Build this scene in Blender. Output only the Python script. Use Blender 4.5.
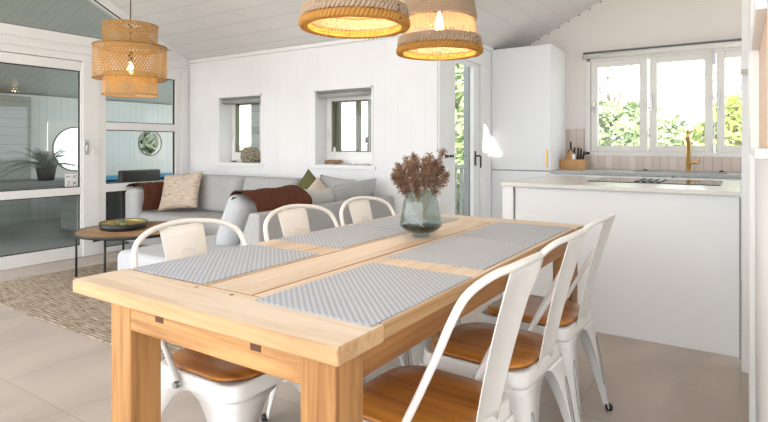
import bpy, bmesh, math, random
from mathutils import Vector, Matrix, noise
random.seed(7)
PI = math.pi
for o in list(bpy.data.objects): bpy.data.objects.remove(o)
C = bpy.context.scene
COL = C.collection

# ------------------------------------------------------------------ camera, world, sun, exposure
cam = bpy.data.cameras.new('camera'); cam_o = bpy.data.objects.new('camera', cam); COL.objects.link(cam_o)
cam.sensor_width = 36; cam.lens = 542 / 768 * 36; cam.shift_y = -65 / 768; cam.clip_start = 0.01
cam_o.location = (0, 0, 1.15); cam_o.rotation_euler = (PI / 2, 0, math.atan2(.5496, .8356))
C.camera = cam_o
C.view_settings.view_transform = 'Standard'; C.view_settings.look = 'None'
C.view_settings.gamma = 1; C.view_settings.use_curve_mapping = False
C.view_settings.exposure = 1.64
w = bpy.data.worlds.new('sky'); C.world = w; w.use_nodes = True
bg = w.node_tree.nodes['Background']; bg.inputs[0].default_value = (.90, .94, 1, 1); bg.inputs[1].default_value = 1.3
sun = bpy.data.lights.new('sun', 'SUN'); sun.energy = 3.0; sun.angle = .01; sun.color = (1, .95, .86)
sun_o = bpy.data.objects.new('sun', sun); COL.objects.link(sun_o)
SUN_DIR = Vector((-.48, .42, -.77)).normalized()
sun_o.rotation_euler = SUN_DIR.to_track_quat('-Z', 'Y').to_euler(); sun_o.location = (4, -4, 8)

# ------------------------------------------------------------------ materials
def nd(nt, t, **k):
    n = nt.nodes.new(t)
    for a, b in k.items():
        if a in n.inputs: n.inputs[a].default_value = b
        else: setattr(n, a, b)
    return n
def base(name, col=(.8, .8, .8), rough=.5, metal=0, spec=.5, **kw):
    m = bpy.data.materials.new(name); m.use_nodes = True
    b = m.node_tree.nodes['Principled BSDF']
    b.inputs['Base Color'].default_value = (*col, 1); b.inputs['Roughness'].default_value = rough
    b.inputs['Metallic'].default_value = metal; b.inputs['Specular IOR Level'].default_value = spec
    for k, v in kw.items(): b.inputs[k].default_value = v
    return m, m.node_tree, b
def coords(nt, scale=(1, 1, 1), rot=(0, 0, 0)):
    tc = nd(nt, 'ShaderNodeTexCoord'); mp = nd(nt, 'ShaderNodeMapping')
    mp.inputs['Scale'].default_value = scale; mp.inputs['Rotation'].default_value = rot
    nt.links.new(tc.outputs['Object'], mp.inputs[0]); return mp.outputs[0]
def ramp(nt, fac, stops):
    r = nd(nt, 'ShaderNodeValToRGB'); e = r.color_ramp.elements
    e[0].position, e[0].color = stops[0][0], (*stops[0][1], 1)
    e[1].position, e[1].color = stops[-1][0], (*stops[-1][1], 1)
    for p, c in stops[1:-1]:
        x = e.new(p); x.color = (*c, 1)
    nt.links.new(fac, r.inputs[0]); return r.outputs[0]
def bump(nt, b, h, strength=.3, dist=.01):
    bp = nd(nt, 'ShaderNodeBump'); bp.inputs['Strength'].default_value = strength; bp.inputs['Distance'].default_value = dist
    nt.links.new(h, bp.inputs['Height']); nt.links.new(bp.outputs[0], b.inputs['Normal'])
def noise_mat(name, c1, c2, scale=(5, 5, 5), rough=.6, bs=.1, detail=6, nscale=1, spec=.4, metal=0, lo=.3, hi=.7, bd=.005):
    m, nt, b = base(name, c1, rough, metal, spec)
    n = nd(nt, 'ShaderNodeTexNoise'); n.inputs['Scale'].default_value = nscale; n.inputs['Detail'].default_value = detail
    nt.links.new(coords(nt, scale), n.inputs['Vector'])
    nt.links.new(ramp(nt, n.outputs[0], [(lo, c1), (hi, c2)]), b.inputs['Base Color'])
    if bs: bump(nt, b, n.outputs[0], bs, bd)
    return m
def wood(name, c1, c2, axis='y', rough=.5, k=1, spec=.4):
    s = {'x': (1.5, 22, 22), 'y': (22, 1.5, 22), 'z': (22, 22, 1.5)}[axis]
    m, nt, b = base(name, c1, rough, 0, spec)
    v = coords(nt, tuple(k * a for a in s))
    n = nd(nt, 'ShaderNodeTexNoise'); n.inputs['Scale'].default_value = 1; n.inputs['Detail'].default_value = 9
    n.inputs['Roughness'].default_value = .62; n.inputs['Distortion'].default_value = 1.2
    nt.links.new(v, n.inputs['Vector'])
    v2 = coords(nt, tuple(k * a * .28 for a in s)); n2 = nd(nt, 'ShaderNodeTexNoise'); n2.inputs['Detail'].default_value = 3
    n2.inputs['Scale'].default_value = 1; nt.links.new(v2, n2.inputs['Vector'])
    mx = nd(nt, 'ShaderNodeMath', operation='MULTIPLY_ADD'); mx.inputs[1].default_value = .55
    ad = nd(nt, 'ShaderNodeMath', operation='MULTIPLY'); ad.inputs[1].default_value = .45
    nt.links.new(n2.outputs[0], ad.inputs[0]); nt.links.new(n.outputs[0], mx.inputs[0]); nt.links.new(ad.outputs[0], mx.inputs[2])
    mid = tuple((a + bb) / 2 for a, bb in zip(c1, c2))
    nt.links.new(ramp(nt, mx.outputs[0], [(.34, tuple(v*.8 for v in c2)), (.42, c2), (.5, mid), (.58, c1)]), b.inputs['Base Color'])
    bump(nt, b, n.outputs[0], .12, .003)
    return m
def boards(name, col, dark, pitch, axis, gap=.04, rough=.5, wave='z'):
    """painted boards: grooves every `pitch` metres along `axis` (object space)"""
    m, nt, b = base(name, col, rough)
    tc = nd(nt, 'ShaderNodeTexCoord'); sp = nd(nt, 'ShaderNodeSeparateXYZ'); nt.links.new(tc.outputs['Object'], sp.inputs[0])
    dv = nd(nt, 'ShaderNodeMath', operation='DIVIDE'); dv.inputs[1].default_value = pitch
    nt.links.new(sp.outputs['XYZ'.index(axis.upper())], dv.inputs[0])
    fr = nd(nt, 'ShaderNodeMath', operation='FRACT'); nt.links.new(dv.outputs[0], fr.inputs[0])
    r = ramp(nt, fr.outputs[0], [(0, dark), (gap, col), (1 - gap * .3, col), (1, dark)])
    n = nd(nt, 'ShaderNodeTexNoise'); n.inputs['Scale'].default_value = 2.5; n.inputs['Detail'].default_value = 4
    nt.links.new(tc.outputs['Object'], n.inputs['Vector'])
    mx = nd(nt, 'ShaderNodeMix', data_type='RGBA', blend_type='MULTIPLY'); mx.inputs[0].default_value = 1
    nt.links.new(r, mx.inputs[6]); nt.links.new(ramp(nt, n.outputs[0], [(.3, (.95, .95, .95)), (.7, (1, 1, 1))]), mx.inputs[7])
    nt.links.new(mx.outputs[2], b.inputs['Base Color'])
    h = ramp(nt, fr.outputs[0], [(0, (0, 0, 0)), (gap, (1, 1, 1)), (1 - gap * .3, (1, 1, 1)), (1, (0, 0, 0))])
    bump(nt, b, h, .4, .004)
    return m
def glass(name, tint=(.9, .95, .95), refl=1.0, rough=0.0, ior=1.45):
    m = bpy.data.materials.new(name); m.use_nodes = True; nt = m.node_tree; nt.nodes.clear()
    o = nd(nt, 'ShaderNodeOutputMaterial'); t = nd(nt, 'ShaderNodeBsdfTransparent'); g = nd(nt, 'ShaderNodeBsdfGlossy')
    t.inputs[0].default_value = (*tint, 1); g.inputs['Roughness'].default_value = rough
    f = nd(nt, 'ShaderNodeLayerWeight'); f.inputs[0].default_value = .5
    pw = nd(nt, 'ShaderNodeMath', operation='POWER'); pw.inputs[1].default_value = 4
    k = nd(nt, 'ShaderNodeMath', operation='MULTIPLY_ADD'); k.inputs[1].default_value = .85*refl; k.inputs[2].default_value = .05*refl
    mx = nd(nt, 'ShaderNodeMixShader')
    nt.links.new(f.outputs['Facing'], pw.inputs[0]); nt.links.new(pw.outputs[0], k.inputs[0]); nt.links.new(k.outputs[0], mx.inputs[0])
    nt.links.new(t.outputs[0], mx.inputs[1]); nt.links.new(g.outputs[0], mx.inputs[2]); nt.links.new(mx.outputs[0], o.inputs[0])
    return m
def plain(name, col, rough=.5, metal=0, **kw): return base(name, col, rough, metal, **kw)[0]
def fabric(name, c1, c2, sc=260, bs=.35, rough=.95):
    m, nt, b = base(name, c1, rough, 0, .1)
    n = nd(nt, 'ShaderNodeTexNoise'); n.inputs['Scale'].default_value = sc; n.inputs['Detail'].default_value = 2
    nt.links.new(coords(nt), n.inputs['Vector'])
    nt.links.new(ramp(nt, n.outputs[0], [(.35, c2), (.6, c1)]), b.inputs['Base Color'])
    bump(nt, b, n.outputs[0], bs, .002); return m

M = {}
M['wallX'] = boards('white_panelling_x', (.87, .87, .87), (.79, .79, .79), .14, 'x', .03)
M['wallY'] = boards('white_panelling_y', (.87, .87, .87), (.79, .79, .79), .14, 'y', .03)
M['gable'] = noise_mat('painted_gable', (.80, .75, .70), (.82, .77, .72), (2, 2, 2), .6, 0)
M['ceilX'] = boards('ceiling_boards_living', (.74, .73, .71), (.48, .47, .46), .16, 'y', .04)
M['ceilY'] = boards('ceiling_boards_kitchen', (.74, .72, .70), (.55, .54, .52), .16, 'x', .03)
M['white'] = plain('white_paint', (.84, .84, .82), .4)
M['cab'] = plain('white_lacquer', (.82, .83, .83), .35)
M['frame'] = plain('window_paint', (.78, .76, .71), .4)
M['oldwhite'] = noise_mat('weathered_white_paint', (.80, .80, .785), (.85, .85, .835), (3, 3, 3), .5, 0)
M['glass'] = glass('clear_pane', (.93, .96, .95))
M['dglass'] = glass('dark_pane', (.64, .64, .60), 1.0)
M['seal'] = plain('black_rubber_seal', (.015, .017, .018), .5)
M['black'] = plain('black_metal', (.02, .02, .02), .4)
M['brass'] = plain('brushed_brass', (.62, .40, .14), .28, 1)
M['chrome'] = plain('grey_steel', (.45, .45, .45), .3, 1)
M['wood_top'] = wood('glare_pale_oak', (.76, .63, .49), (.60, .45, .31), 'y', .42)  # same oak as the legs; glare on the top put into the colour
M['wood_topx'] = wood('glare_pale_oak_cross', (.77, .64, .50), (.61, .46, .32), 'x', .42)
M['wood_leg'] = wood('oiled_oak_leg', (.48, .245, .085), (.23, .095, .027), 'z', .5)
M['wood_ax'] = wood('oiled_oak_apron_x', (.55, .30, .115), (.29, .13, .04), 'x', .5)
M['wood_ay'] = wood('oiled_shaded_oak_apron_y', (.44, .21, .065), (.26, .105, .028), 'y', .5)  # darker than the front apron; side shade put into the colour
M['wood_edge'] = wood('oak_edge', (.70, .47, .24), (.46, .26, .10), 'y', .5)
M['hole'] = plain('dark_mortise', (.10, .045, .02), .8)
M['seatwood'] = wood('chestnut_seat', (.60, .24, .035), (.27, .08, .012), 'y', .28, .6, .5)
M['chair'] = noise_mat('cream_steel', (.79, .78, .74), (.83, .82, .79), (6, 6, 6), .32, 0)
M['linen'] = fabric('grey_linen', (.50, .50, .49), (.36, .36, .355))
M['linen_l'] = fabric('lit_grey_linen', (.60, .61, .62), (.46, .47, .48))  # paler copy of the sofa linen; light on the chaise put into it
M['linen_w'] = fabric('pale_linen', (.62, .61, .58), (.50, .49, .46))
M['brown'] = fabric('brown_wool', (.13, .05, .028), (.08, .03, .016), 120, .5)
M['olive'] = fabric('olive_velvet', (.17, .16, .07), (.09, .085, .035), 80)
M['basket'] = noise_mat('woven_basket', (.42, .37, .27), (.10, .085, .06), (60, 60, 60), .9, .5, lo=.4, hi=.6)
M['grey'] = plain('grey_blind', (.36, .36, .34), .7)
M['pebble'] = noise_mat('driftwood', (.36, .22, .12), (.16, .09, .05), (20, 60, 20), .8, .3)
M['stone'] = noise_mat('stone', (.75, .74, .72), (.5, .5, .48), (30, 30, 30), .8, .2)
M['knifewood'] = wood('beech_block', (.62, .34, .13), (.45, .23, .08), 'z', .45)
M['counter'] = noise_mat('pale_stone_top', (.78, .76, .72), (.70, .68, .63), (6, 6, 6), .22, 0, 5)
M['counter_g'] = noise_mat('grey_stone_top', (.42, .43, .41), (.36, .37, .35), (9, 9, 9), .3, 0, 5)
M['hob'] = plain('black_glass_hob', (.03, .028, .027), .06, 0, spec=.9)
M['pool'] = plain('blue_tub_liner', (.04, .32, .52), .3)
M['deck'] = noise_mat('terrace_slate', (.36, .37, .36), (.17, .18, .175), (1.2, 1.2, 1.2), .35, .1)
M['turf'] = noise_mat('pale_gravel', (.42, .41, .39), (.50, .49, .47), (3, 3, 3), .9, .3)
M['outpanel'] = boards('terrace_panelling', (.78, .81, .81), (.50, .53, .53), .11, 'y', .05)
M['outroof'] = boards('terrace_roof_boards', (.60, .61, .57), (.34, .35, .33), .14, 'y', .05)
M['outdark'] = boards('grey_green_cladding', (.36, .39, .37), (.16, .18, .17), .13, 'z', .06)
M['plume'] = noise_mat('dried_grass', (.13, .06, .032), (.29, .18, .115), (40, 40, 40), .95, 0)
M['straw'] = noise_mat('dry_stem', (.42, .27, .15), (.5, .34, .2), (40, 40, 40), .9, 0)
M['postgreen'] = plain('green_grey_outer_frame', (.17, .17, .11), .6)
M['greyout'] = plain('grey_outer_frame', (.26, .28, .28), .6)
M['soil'] = plain('dark_pot', (.05, .05, .045), .7)
def leafmat(name, c1, c2):
    m, nt, b = base(name, c1, .55, 0, .3)
    n = nd(nt, 'ShaderNodeTexNoise'); n.inputs['Scale'].default_value = 4
    nt.links.new(coords(nt), n.inputs['Vector'])
    nt.links.new(ramp(nt, n.outputs[0], [(.35, c2), (.62, c1)]), b.inputs['Base Color'])
    b.inputs['Transmission Weight'].default_value = 0
    return m
M['leaf_y'] = leafmat('yellow_green_leaf', (.62, .66, .16), (.30, .40, .08))
M['leaf_g'] = leafmat('mid_green_leaf', (.48, .56, .28), (.22, .32, .12))
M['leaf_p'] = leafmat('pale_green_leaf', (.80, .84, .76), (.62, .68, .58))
M['leaf_d'] = leafmat('dark_palm_leaf', (.24, .30, .24), (.10, .14, .11))
M['bark'] = noise_mat('bark', (.25, .18, .12), (.4, .32, .25), (10, 10, 3), .9, .3)
# tiles / floor
def tile_mat():
    m, nt, b = base('stone_floor_tiles', (.6, .56, .5), .38, 0, .4)
    v = coords(nt); br = nd(nt, 'ShaderNodeTexBrick')
    br.offset = .5; br.inputs['Scale'].default_value = 1; br.inputs['Brick Width'].default_value = 1.2; br.inputs['Row Height'].default_value = .6
    br.inputs['Mortar Size'].default_value = .004; br.inputs['Mortar Smooth'].default_value = .3
    br.inputs['Color1'].default_value = (.53, .465, .405, 1); br.inputs['Color2'].default_value = (.50, .43, .37, 1); br.inputs['Mortar'].default_value = (.40, .355, .31, 1)
    nt.links.new(v, br.inputs['Vector'])
    n = nd(nt, 'ShaderNodeTexNoise'); n.inputs['Scale'].default_value = 2.2; n.inputs['Detail'].default_value = 8; n.inputs['Distortion'].default_value = .8
    nt.links.new(coords(nt, (1, .5, 1)), n.inputs['Vector'])
    mx = nd(nt, 'ShaderNodeMix', data_type='RGBA', blend_type='MULTIPLY'); mx.inputs[0].default_value = 1
    nt.links.new(br.outputs[0], mx.inputs[6]); nt.links.new(ramp(nt, n.outputs[0], [(.3, (.78, .77, .76)), (.7, (1.08, 1.06, 1.06))]), mx.inputs[7])
    nt.links.new(mx.outputs[2], b.inputs['Base Color']); bump(nt, b, br.outputs['Fac'], -.2, .002)
    return m
M['floor'] = tile_mat()
def splash_mat():
    m, nt, b = base('vertical_pink_tiles', (.6, .5, .44), .25)
    tc = nd(nt, 'ShaderNodeTexCoord'); sp = nd(nt, 'ShaderNodeSeparateXYZ'); nt.links.new(tc.outputs['Object'], sp.inputs[0])
    dv = nd(nt, 'ShaderNodeMath', operation='DIVIDE'); dv.inputs[1].default_value = .075; nt.links.new(sp.outputs[0], dv.inputs[0])
    fr = nd(nt, 'ShaderNodeMath', operation='FRACT'); nt.links.new(dv.outputs[0], fr.inputs[0])
    fl = nd(nt, 'ShaderNodeMath', operation='FLOOR'); nt.links.new(dv.outputs[0], fl.inputs[0])
    wn = nd(nt, 'ShaderNodeTexWhiteNoise', noise_dimensions='1D'); nt.links.new(fl.outputs[0], wn.inputs['W'])
    tint = ramp(nt, wn.outputs['Value'], [(0, (.58, .47, .40)), (1, (.70, .60, .53))])
    g = ramp(nt, fr.outputs[0], [(0, (.55, .52, .5)), (.06, (1, 1, 1)), (.95, (1, 1, 1)), (1, (.55, .52, .5))])
    mx = nd(nt, 'ShaderNodeMix', data_type='RGBA', blend_type='MULTIPLY'); mx.inputs[0].default_value = 1
    nt.links.new(tint, mx.inputs[6]); nt.links.new(g, mx.inputs[7]); nt.links.new(mx.outputs[2], b.inputs['Base Color'])
    bump(nt, b, g, .5, .002); return m
M['splash'] = splash_mat()
def mat_weave():
    m, nt, b = base('grey_woven_mat', (.45, .46, .48), .6, 0, .3)
    v = coords(nt, (1, 1, 1), (0, 0, -PI/4)); wv = nd(nt, 'ShaderNodeTexWave', wave_type='BANDS', bands_direction='X'); wv.inputs['Scale'].default_value = 22
    wv.inputs['Distortion'].default_value = 0; nt.links.new(v, wv.inputs['Vector'])
    v2 = coords(nt, (1, 1, 1), (0, 0, .2)); w2 = nd(nt, 'ShaderNodeTexWave', wave_type='BANDS', bands_direction='X'); w2.inputs['Scale'].default_value = 42
    nt.links.new(v2, w2.inputs['Vector'])
    ad = nd(nt, 'ShaderNodeMath', operation='MULTIPLY_ADD'); ad.inputs[1].default_value = .8
    m2 = nd(nt, 'ShaderNodeMath', operation='MULTIPLY'); m2.inputs[1].default_value = .2
    nt.links.new(w2.outputs['Fac'], m2.inputs[0]); nt.links.new(wv.outputs['Fac'], ad.inputs[0]); nt.links.new(m2.outputs[0], ad.inputs[2])
    nt.links.new(ramp(nt, ad.outputs[0], [(.1, (.35, .38, .425)), (.9, (.52, .555, .61))]), b.inputs['Base Color'])
    bump(nt, b, ad.outputs[0], .4, .002); return m
M['mat'] = mat_weave()
def rug_mat():
    m, nt, b = base('jute_rug', (.4, .33, .25), .95, 0, .1)
    n = nd(nt, 'ShaderNodeTexNoise'); n.inputs['Scale'].default_value = 1; n.inputs['Detail'].default_value = 5; n.inputs['Roughness'].default_value = .7
    nt.links.new(coords(nt, (9, 75, 9)), n.inputs['Vector'])
    wv = nd(nt, 'ShaderNodeTexWave', wave_type='BANDS', bands_direction='Y'); wv.inputs['Scale'].default_value = 11; wv.inputs['Distortion'].default_value = 2.5
    nt.links.new(coords(nt), wv.inputs['Vector'])
    c = ramp(nt, n.outputs[0], [(.32, (.13, .10, .08)), (.45, (.36, .28, .20)), (.55, (.52, .43, .33)), (.7, (.62, .54, .44))])
    mx = nd(nt, 'ShaderNodeMix', data_type='RGBA', blend_type='MULTIPLY'); mx.inputs[0].default_value = 1
    nt.links.new(c, mx.inputs[6]); nt.links.new(ramp(nt, wv.outputs['Fac'], [(0, (.6, .6, .6)), (.5, (1, 1, 1))]), mx.inputs[7])
    nt.links.new(mx.outputs[2], b.inputs['Base Color']); bump(nt, b, n.outputs[0], .8, .008); return m
M['rug'] = rug_mat()
def cream_mat():
    m, nt, b = base('cream_tufted_fabric', (.62, .53, .42), .95, 0, .1)
    n = nd(nt, 'ShaderNodeTexNoise'); n.inputs['Scale'].default_value = 1; n.inputs['Detail'].default_value = 3
    nt.links.new(coords(nt, (14, 14, 85)), n.inputs['Vector'])
    nt.links.new(ramp(nt, n.outputs[0], [(.32, (.36, .26, .19)), (.42, (.58, .47, .37)), (.7, (.68, .59, .49))]), b.inputs['Base Color'])
    bump(nt, b, n.outputs[0], .6, .01); return m
M['cream'] = cream_mat()
def trans(name, col, k=.4, rough=.8):
    m = bpy.data.materials.new(name); m.use_nodes = True; nt = m.node_tree
    b = nt.nodes['Principled BSDF']; b.inputs['Base Color'].default_value = (*col, 1); b.inputs['Roughness'].default_value = rough
    b.inputs['Specular IOR Level'].default_value = .2
    t = nd(nt, 'ShaderNodeBsdfTranslucent'); t.inputs[0].default_value = (*col, 1); mx = nd(nt, 'ShaderNodeMixShader'); mx.inputs[0].default_value = k
    o = nt.nodes['Material Output']
    nt.links.new(b.outputs[0], mx.inputs[1]); nt.links.new(t.outputs[0], mx.inputs[2]); nt.links.new(mx.outputs[0], o.inputs[0]); return m
M['bamboo'] = trans('bamboo_strip', (.58, .35, .13), .3)
M['reed'] = trans('natural_rope', (.62, .47, .34), .35)
M['reed_p'] = trans('backlit_reed_strand', (.80, .66, .46), .5)  # backlit strands; bulb glow put into the paler colour
M['reed_o'] = trans('lamplit_amber_braid', (.70, .38, .10), .4)  # ring lit from inside; orange bulb light put into the colour
M['bulb'], _nt, _b = base('bulb_glow', (1, .9, .7)); _b.inputs['Emission Color'].default_value = (1, .83, .55, 1); _b.inputs['Emission Strength'].default_value = 3.5

# ------------------------------------------------------------------ mesh helpers
def link(name, bm, mats, parent=None, smooth=False, bevel=0, seg=2, solid=0):
    me = bpy.data.meshes.new(name); bmesh.ops.recalc_face_normals(bm, faces=bm.faces) if solid == 0 else None
    bm.to_mesh(me); bm.free()
    for m in (mats if isinstance(mats, (list, tuple)) else [mats]): me.materials.append(M[m] if isinstance(m, str) else m)
    if smooth:
        for p in me.polygons: p.use_smooth = True
    o = bpy.data.objects.new(name, me); COL.objects.link(o)
    if parent: o.parent = parent
    if solid:
        s = o.modifiers.new('s', 'SOLIDIFY'); s.thickness = solid; s.offset = 0
    if bevel:
        b = o.modifiers.new('b', 'BEVEL'); b.width = bevel; b.segments = seg; b.limit_method = 'ANGLE'; b.angle_limit = .6
        if not smooth:
            for p in me.polygons: p.use_smooth = True
            wn = o.modifiers.new('w', 'WEIGHTED_NORMAL'); wn.keep_sharp = False
    return o
def B(): return bmesh.new()
def box(bm, x0, y0, z0, x1, y1, z1, mi=0, mat=None):
    vs = [Vector(p) for p in ((x0,y0,z0),(x1,y0,z0),(x1,y1,z0),(x0,y1,z0),(x0,y0,z1),(x1,y0,z1),(x1,y1,z1),(x0,y1,z1))]
    if mat: vs = [mat @ v for v in vs]
    v = [bm.verts.new(p) for p in vs]
    for f in ((3,2,1,0),(4,5,6,7),(0,1,5,4),(1,2,6,5),(2,3,7,6),(3,0,4,7)):
        fc = bm.faces.new([v[i] for i in f]); fc.material_index = mi
    return bm
def tube(bm, pts, r, n=8, closed=False, mi=0, caps=True, flat=None):
    pts = [Vector(p) for p in pts]; rs = r if isinstance(r, (list, tuple)) else [r] * len(pts)
    L = len(pts); rings = []; up = None
    for i, p in enumerate(pts):
        if closed: t = pts[(i + 1) % L] - pts[i - 1]
        else: t = pts[min(i + 1, L - 1)] - pts[max(i - 1, 0)]
        t.normalize()
        if up is None:
            up = Vector((0, 0, 1)) if abs(t.z) < .9 else Vector((0, 1, 0))
        a = t.cross(up).normalized(); b = a.cross(t).normalized(); up = b
        fl = flat or (1, 1)
        rings.append([bm.verts.new(p + rs[i] * (math.cos(2*PI*k/n) * a * fl[0] + math.sin(2*PI*k/n) * b * fl[1])) for k in range(n)])
    for i in range(L if closed else L - 1):
        A, Bb = rings[i], rings[(i + 1) % L]
        for k in range(n):
            f = bm.faces.new((A[k], A[(k+1)%n], Bb[(k+1)%n], Bb[k])); f.material_index = mi; f.smooth = True
    if not closed and caps:
        for rg in (rings[0], rings[-1]):
            f = bm.faces.new(rg); f.material_index = mi
    return bm
def lathe(bm, prof, c=(0, 0, 0), n=40, closed=False):
    rings = []
    for r, z in prof:
        if r < 1e-6: rings.append([bm.verts.new((c[0], c[1], c[2] + z))])
        else: rings.append([bm.verts.new((c[0] + r*math.cos(2*PI*k/n), c[1] + r*math.sin(2*PI*k/n), c[2] + z)) for k in range(n)])
    for A, Bb in zip(rings[:-1], rings[1:]):
        for k in range(n):
            a = [A[k % len(A)], A[(k+1) % len(A)], Bb[(k+1) % len(Bb)], Bb[k % len(Bb)]]
            u = []
            for v in a:
                if v not in u: u.append(v)
            if len(u) > 2:
                f = bm.faces.new(u); f.smooth = True
    return bm
def prism(bm, poly, axis, a0, a1, mi=0):
    """poly: 2D points; axis 'x': (y,z), 'y': (x,z), 'z': (x,y)"""
    f = {'x': lambda p, a: (a, p[0], p[1]), 'y': lambda p, a: (p[0], a, p[1]), 'z': lambda p, a: (p[0], p[1], a)}[axis]
    A = [bm.verts.new(f(p, a0)) for p in poly]; Bb = [bm.verts.new(f(p, a1)) for p in poly]
    n = len(poly)
    fs = [bm.faces.new(A), bm.faces.new(Bb[::-1])] + [bm.faces.new((A[i], Bb[i], Bb[(i+1) % n], A[(i+1) % n])) for i in range(n)]
    for x in fs: x.material_index = mi
    return bm
def pillow(bm, w_, h_, t_, mat, n=16, sag=.06, seed=0, k=3.0):
    fr, bk = {}, {}
    for i in range(n + 1):
        for j in range(n + 1):
            u, v = 2*i/n - 1, 2*j/n - 1
            th = t_/2 * ((1 - abs(u)**k) * (1 - abs(v)**k)) ** .55
            x = w_/2 * u * (1 - sag*(1 - v*v)); y = h_/2 * v * (1 - sag*(1 - u*u))
            nz = noise.noise(Vector((u*1.7 + seed, v*1.7, seed*.37))) * t_ * .10 * (1 - max(abs(u), abs(v))**4)
            fr[i, j] = bm.verts.new(mat @ Vector((x, y, th + nz)))
            bk[i, j] = fr[i, j] if (i in (0, n) or j in (0, n)) else bm.verts.new(mat @ Vector((x, y, -th + nz)))
    for i in range(n):
        for j in range(n):
            f = bm.faces.new((fr[i,j], fr[i+1,j], fr[i+1,j+1], fr[i,j+1])); f.smooth = True
            f = bm.faces.new((bk[i,j], bk[i,j+1], bk[i+1,j+1], bk[i+1,j])); f.smooth = True
    return bm
def frm(loc, xa, ya):
    """matrix with local x along xa, local y near ya"""
    x = Vector(xa).normalized(); y = Vector(ya); y = (y - x * y.dot(x)).normalized(); z = x.cross(y)
    m = Matrix.Identity(4)
    for i in range(3): m[i][0], m[i][1], m[i][2], m[i][3] = x[i], y[i], z[i], loc[i]
    return m
def tag(o, label, cat, group=None, kind=None):
    if label: o['label'] = label
    if cat: o['category'] = cat
    if group: o['group'] = group
    if kind: o['kind'] = kind
    return o
def thing(name, label, cat, loc=(0, 0, 0), rz=0, group=None):
    o = bpy.data.objects.new(name, None); COL.objects.link(o); o.location = loc; o.rotation_euler = (0, 0, rz); o.empty_display_size = .1
    return tag(o, label, cat, group)
def place(child_list, root):
    """children built in world coordinates, parented to a root that sits elsewhere (unrotated)"""
    for c in child_list: c.parent = root; c.location = Vector(c.location) - Vector(root.location)
def wp(name, bm, mats, root, **k):
    """part built in world coordinates under an unrotated root at any location"""
    o = link(name, bm, mats, None, **k); o.parent = root; o.matrix_parent_inverse = Matrix.Translation(-Vector(root.location)); return o
def dup(root, loc, rz, label, group=None):
    r = root.copy(); COL.objects.link(r); r.location = loc; r.rotation_euler = (0, 0, rz); r['label'] = label
    if group: r['group'] = group
    for ch in list(root.children):
        c = ch.copy(); COL.objects.link(c); c.parent = r
        for g in list(ch.children):
            d = g.copy(); COL.objects.link(d); d.parent = c
    return r
def struct(name, bm, mats, **k):
    o = link(name, bm, mats, **k); o['kind'] = 'structure'; return o
def wall_cells(bm, axis, t0, t1, us, zs, openings, mi=0):
    """wall slab thickness t0..t1 along `axis`; us/zs sorted breakpoints; openings [(u0,u1,z0,z1)]"""
    us = sorted(set(us + [v for o in openings for v in o[:2]])); zs = sorted(set(zs + [v for o in openings for v in o[2:]]))
    for a, b in zip(us[:-1], us[1:]):
        for c, d in zip(zs[:-1], zs[1:]):
            um, zm = (a+b)/2, (c+d)/2
            if any(o[0] < um < o[1] and o[2] < zm < o[3] for o in openings): continue
            if axis == 'x': box(bm, t0, a, c, t1, b, d, mi)
            else: box(bm, a, t0, c, b, t1, d, mi)
    bmesh.ops.remove_doubles(bm, verts=bm.verts, dist=1e-5)
    # drop internal faces
    seen = {}
    for f in bm.faces: seen.setdefault(tuple(sorted(v.index for v in f.verts)), []).append(f)
    return bm

# ------------------------------------------------------------------ room shell
EZ, S = 2.2, .5               # eave height, roof slope
LX, BY, KX, KY, RX = -5.7, 4.28, -2.25, 6.11, .05
def roofL(y): return EZ + S*(BY - y)
RIDGE_Y = 1.0
struct('floor', box(B(), -5.85, -3.0, -.12, 3.2, 6.3, 0), 'floor')
# ceilings
bm = B()
def face(bm, pts, mi=0):
    f = bm.faces.new([bm.verts.new(p) for p in pts]); f.material_index = mi; return f
rz = roofL(RIDGE_Y)
face(bm, [(-5.85, BY, EZ), (-5.85, RIDGE_Y, rz), (3.2, RIDGE_Y, rz), (3.2, BY, EZ), (2.25, BY, EZ), (0, 2.03, EZ+S*2.25), (KX, BY, EZ)], 0)
face(bm, [(-5.85, RIDGE_Y, rz), (-5.85, -1.3, rz - S*2.3), (3.2, -1.3, rz - S*2.3), (3.2, RIDGE_Y, rz)], 0)
# left kitchen slope, with an unseen hole added to drop a sunbeam onto the tall cabinet
def on_slope(p):
    d = -SUN_DIR; tt = (EZ + .16 + S*(p[0]-KX) - p[2]) / (d.z - S*d.x); q = Vector(p) + d*tt; return (q.x, q.y)
hole = [on_slope(p) for p in ((-2.25, 5.31, 1.375), (-2.25, 5.53, 1.25), (-2.105, 5.53, 1.03), (-2.25, 5.53, 1.03), (-2.25, 5.27, 1.06))]
hx0, hx1 = min(h[0] for h in hole), max(h[0] for h in hole); hy0, hy1 = min(h[1] for h in hole), max(h[1] for h in hole)
SKYHOLE = (hx0, hx1, hy0, hy1)
rx = lambda x, y: (x, y, EZ+S*(x-KX))
dia = lambda x: BY-(x-KX)
m_ = .19; ax, bx_, ay, by = hx0-m_, hx1+m_, hy0-m_, hy1+m_
face(bm, [rx(KX, BY), rx(ax, dia(ax)), rx(ax, 6.3), rx(KX, 6.3)], 1)
face(bm, [rx(bx_, dia(bx_)), rx(0, 2.03), rx(0, 6.3), rx(bx_, 6.3)], 1)
face(bm, [rx(ax, dia(ax)), rx(bx_, dia(bx_)), rx(bx_, ay), rx(ax, ay)], 1)
face(bm, [rx(ax, by), rx(bx_, by), rx(bx_, 6.3), rx(ax, 6.3)], 1)
SKY = True
k = lambda x: EZ + S*(2.25 - x)
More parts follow.
